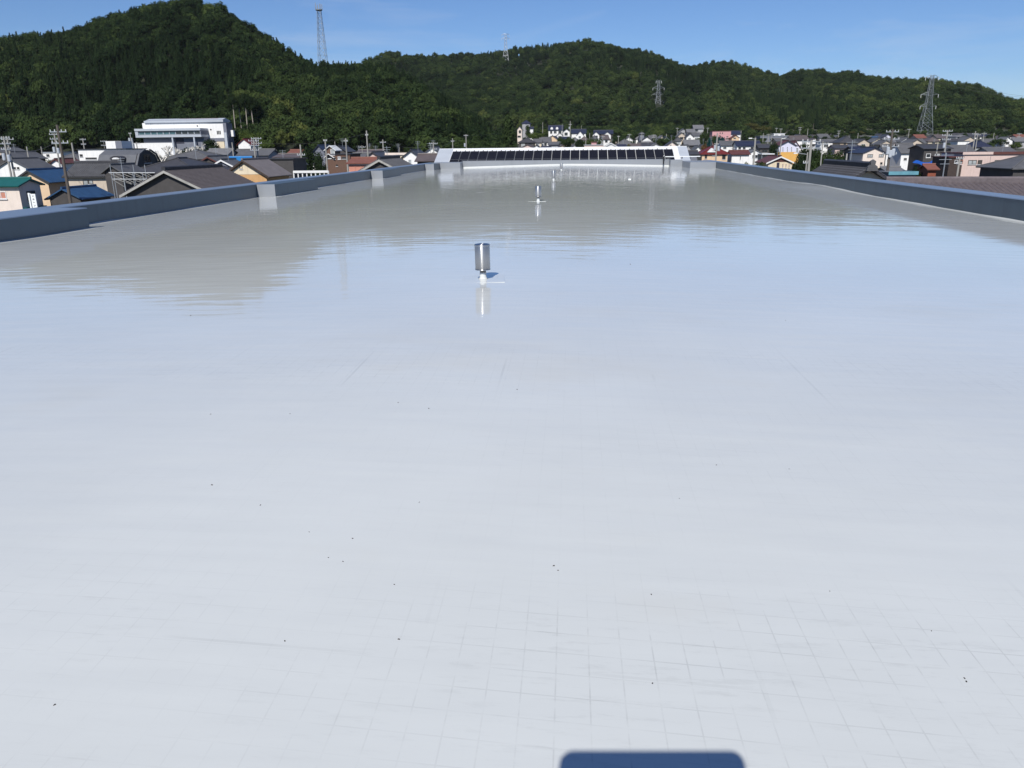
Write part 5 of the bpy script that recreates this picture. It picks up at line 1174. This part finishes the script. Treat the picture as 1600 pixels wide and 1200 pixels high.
def forest(name, pts, label):
    me = bpy.data.meshes.new(name); me.from_pydata([p[0] for p in pts], [], [])
    def attr(nm, ty, vals, key):
        a = me.attributes.new(nm, ty, 'POINT'); a.data.foreach_set(key, np.array(vals, dtype=np.float32 if ty != 'INT' else np.int32).ravel())
    attr('scl', 'FLOAT_VECTOR', [p[1] for p in pts], 'vector'); attr('rot', 'FLOAT_VECTOR', [p[2] for p in pts], 'vector')
    attr('idx', 'INT', [p[3] for p in pts], 'value'); attr('tint', 'FLOAT', [p[4] for p in pts], 'value')
    o = bpy.data.objects.new(name, me); col.objects.link(o); me.materials.append(MAT['leaf_wood'])
    ng = bpy.data.node_groups.new(name, 'GeometryNodeTree')
    ng.interface.new_socket('Geometry', in_out='INPUT', socket_type='NodeSocketGeometry'); ng.interface.new_socket('Geometry', in_out='OUTPUT', socket_type='NodeSocketGeometry')
    N = ng.nodes; L = ng.links
    gi = N.new('NodeGroupInput'); go = N.new('NodeGroupOutput'); ip = N.new('GeometryNodeInstanceOnPoints')
    ci = N.new('GeometryNodeCollectionInfo'); ci.inputs['Collection'].default_value = protos; ci.inputs['Separate Children'].default_value = True; ci.inputs['Reset Children'].default_value = True
    ip.inputs['Pick Instance'].default_value = True
    def na(nm, ty):
        n = N.new('GeometryNodeInputNamedAttribute'); n.data_type = ty; n.inputs['Name'].default_value = nm; return n.outputs['Attribute']
    L.new(gi.outputs[0], ip.inputs['Points']); L.new(ci.outputs[0], ip.inputs['Instance']); L.new(na('idx', 'INT'), ip.inputs['Instance Index'])
    L.new(na('scl', 'FLOAT_VECTOR'), ip.inputs['Scale']); L.new(na('rot', 'FLOAT_VECTOR'), ip.inputs['Rotation'])
    L.new(ip.outputs[0], go.inputs[0])
    md = o.modifiers.new('trees', 'NODES'); md.node_group = ng
    return tag(o, label, 'forest', kind='stuff')

rnd = random.Random(11)
near_pts, far_pts = [], []
def scatter(Y0, Y1, r0, r1, sp0, sp1, which, out):
    Y = Y0
    while Y < Y1:
        sp = sp0+(sp1-sp0)*(Y-Y0)/(Y1-Y0)
        n = int((r1-r0)*Y/sp)
        xs = np.array([r0*Y+(i+rnd.uniform(0, 1))*sp for i in range(n)]); ys = np.array([Y+rnd.uniform(-.5, .5)*sp for _ in range(n)])
        px, town, zn, zf, tn, tf = hillparts(xs, ys); z = town+np.maximum(zn, zf)
        nz = fnoise(xs*1.7+300, ys*1.7); nz2 = fnoise(xs*.7+90, ys*.7+40); nz3 = fnoise(xs*3+20, ys*3+11)
        for i in range(n):
            isn = zn[i] >= zf[i]
            if which == 'n' and not (isn and tn[i] > -.01 and tn[i] < 1.12 and zn[i] > .3): continue
            if which == 'f' and not ((not isn) and tf[i] > -.02 and tf[i] < 1.1 and zf[i] > .3): continue
            x, y = xs[i], ys[i]
            if abs(px[i]-1029.5) < 8 and 575 < y < 655: continue      # clearing round the pylon
            con = nz2[i]+.3*nz3[i] > (.05 if which == 'n' else .55)
            if which == 'n' and px[i] > 355 and px[i] < 470 and tn[i] < .16: con = False
            k = rnd.choice((3, 4)) if (con and rnd.random() < .75) else rnd.choice((0, 1, 2, 5, 0, 1))
            if k in (3, 4):
                rr = rnd.uniform(1.9, 2.8); hh = rnd.uniform(4.0, 6.0); tint = .20+rnd.uniform(-.12, .18)
            else:
                rr = rnd.uniform(2.2, 4.0)*(1 if which == 'n' else 1.12); hh = rr*rnd.uniform(.85, 1.35); tint = .37+.13*nz[i]+.12*nz3[i]+rnd.uniform(-.18, .22)
                if rnd.random() < .025: tint += .25
            if which == 'f':
                tint += .03+.11*smooth((px[i]-1050)/450)+.22*max(0, 1-tf[i]/.4)*rnd.random()
            elif tn[i] < .2 and 370 < px[i] < 480: tint += .32*rnd.random()+.1
            elif px[i] < 120: tint += .1
            tint = max(.02, min(.98, tint))
            lift = hh*.85 if k in (3, 4) else hh*.75+rnd.uniform(.5, 3.6)
            out.append(((x, y, z[i]+lift), (rr, rr*rnd.uniform(.85, 1.15), hh), (rnd.uniform(-.1, .1), rnd.uniform(-.1, .1), rnd.uniform(0, 6.28)), k, tint))
        Y += sp*.92
scatter(230, 520, -1.35, .02, 3.9, 4.7, 'n', near_pts)
scatter(500, 1060, -.62, 0.9, 5.2, 7.0, 'f', far_pts)
# scattered low trees filling the gardens between the houses and the woods
sx_ = np.array([s_[0] for s_ in SITES]); sy_ = np.array([s_[1] for s_ in SITES]); sr_ = np.array([s_[2] for s_ in SITES])
garden = []
for i in range(5200):
    Y = rnd.uniform(230, 556); x = rnd.uniform(-.20 if Y < 420 else -.1, .75 if Y > 300 else -.09)*Y; dens = .9 if x < -.085*Y else .10 if Y < 400 else .35 if Y < 470 else .8
    if rnd.random() > dens or np.any((sx_-x)**2+(sy_-Y)**2 < (sr_+(1.0 if Y < 470 else .5))**2): continue
    # keep the view of the houses behind open: trees stay low where houses stand farther back
    ahead = np.any((sy_ > Y) & (np.abs(sx_/np.maximum(sy_, 1)-x/Y)*Y < sr_+3))
    rr = rnd.uniform(1.3, 2.2) if ahead else rnd.uniform(2.6, 4.2); hh = rr*rnd.uniform(.75, 1.1)
    garden.append(((x, Y, G(x, Y)+hh*.7), (rr, rr, hh), (0, 0, rnd.uniform(0, 6.28)), rnd.choice((0, 1, 2, 5)), max(.1, min(.95, .5+rnd.uniform(-.3, .3)))))
for i in range(20):
    # leafier gardens between the hillside houses in the middle
    Y = rnd.uniform(290, 425); q_ = rnd.uniform(836, 1062); x = RX(q_)*Y; zt_ = Z(q_, rnd.uniform(207, 226), Y); h_ = zt_-G(x, Y)
    if h_ < 2 or h_ > 9 or np.any((sx_-x)**2+(sy_-Y)**2 < (sr_-.5)**2): continue
    hh = h_*.52; rr = hh*rnd.uniform(.8, 1.2); garden.append(((x, Y, zt_-hh), (rr, rr, hh), (0, 0, rnd.uniform(0, 6.28)), rnd.choice((0, 1, 2, 5)), .5+rnd.uniform(-.25, .3)))
for i in range(900):
    Y = rnd.uniform(150, 245); x = rnd.uniform(-.78, -.05)*Y
    if np.any((sx_-x)**2+(sy_-Y)**2 < (sr_+1)**2): continue
    rr = rnd.uniform(1.0, 1.9); hh = rr*rnd.uniform(.7, 1.0)
    garden.append(((x, Y, G(x, Y)+hh*.7), (rr, rr, hh), (0, 0, rnd.uniform(0, 6.28)), rnd.choice((0, 1, 2, 5)), max(.1, min(.95, .45+rnd.uniform(-.3, .3)))))
forest('forest', near_pts, 'dark dense forest covering the steep near hill on the left')
forest('forest', far_pts, 'olive and dark green forest over the lower, farther hills')
forest('garden_greenery', garden, 'low garden shrubs and trees filling gaps between the town houses')['category'] = 'greenery'
print('trees', len(garden), len(near_pts), len(far_pts))

# ------------------------------------------------------------------ thin summer haze between the roof and the hills
hz = MB().box(-2900, 2900, -2900, 2900, -11.5, 190).build('haze', 'trim_white')
hz.data.materials.clear(); hm = bpy.data.materials.new('haze'); hm.use_nodes = True; hz.data.materials.append(hm)
t = hm.node_tree; t.nodes.clear(); ho = t.nodes.new('ShaderNodeOutputMaterial'); pv = t.nodes.new('ShaderNodeVolumePrincipled')
pv.inputs['Color'].default_value = (.85, .91, .97, 1); pv.inputs['Density'].default_value = 0.00004; pv.inputs['Anisotropy'].default_value = 0.0
t.links.new(pv.outputs[0], ho.inputs['Volume']); tag(hz, 'thin pale summer haze lying over the town and hills', 'haze', kind='stuff')
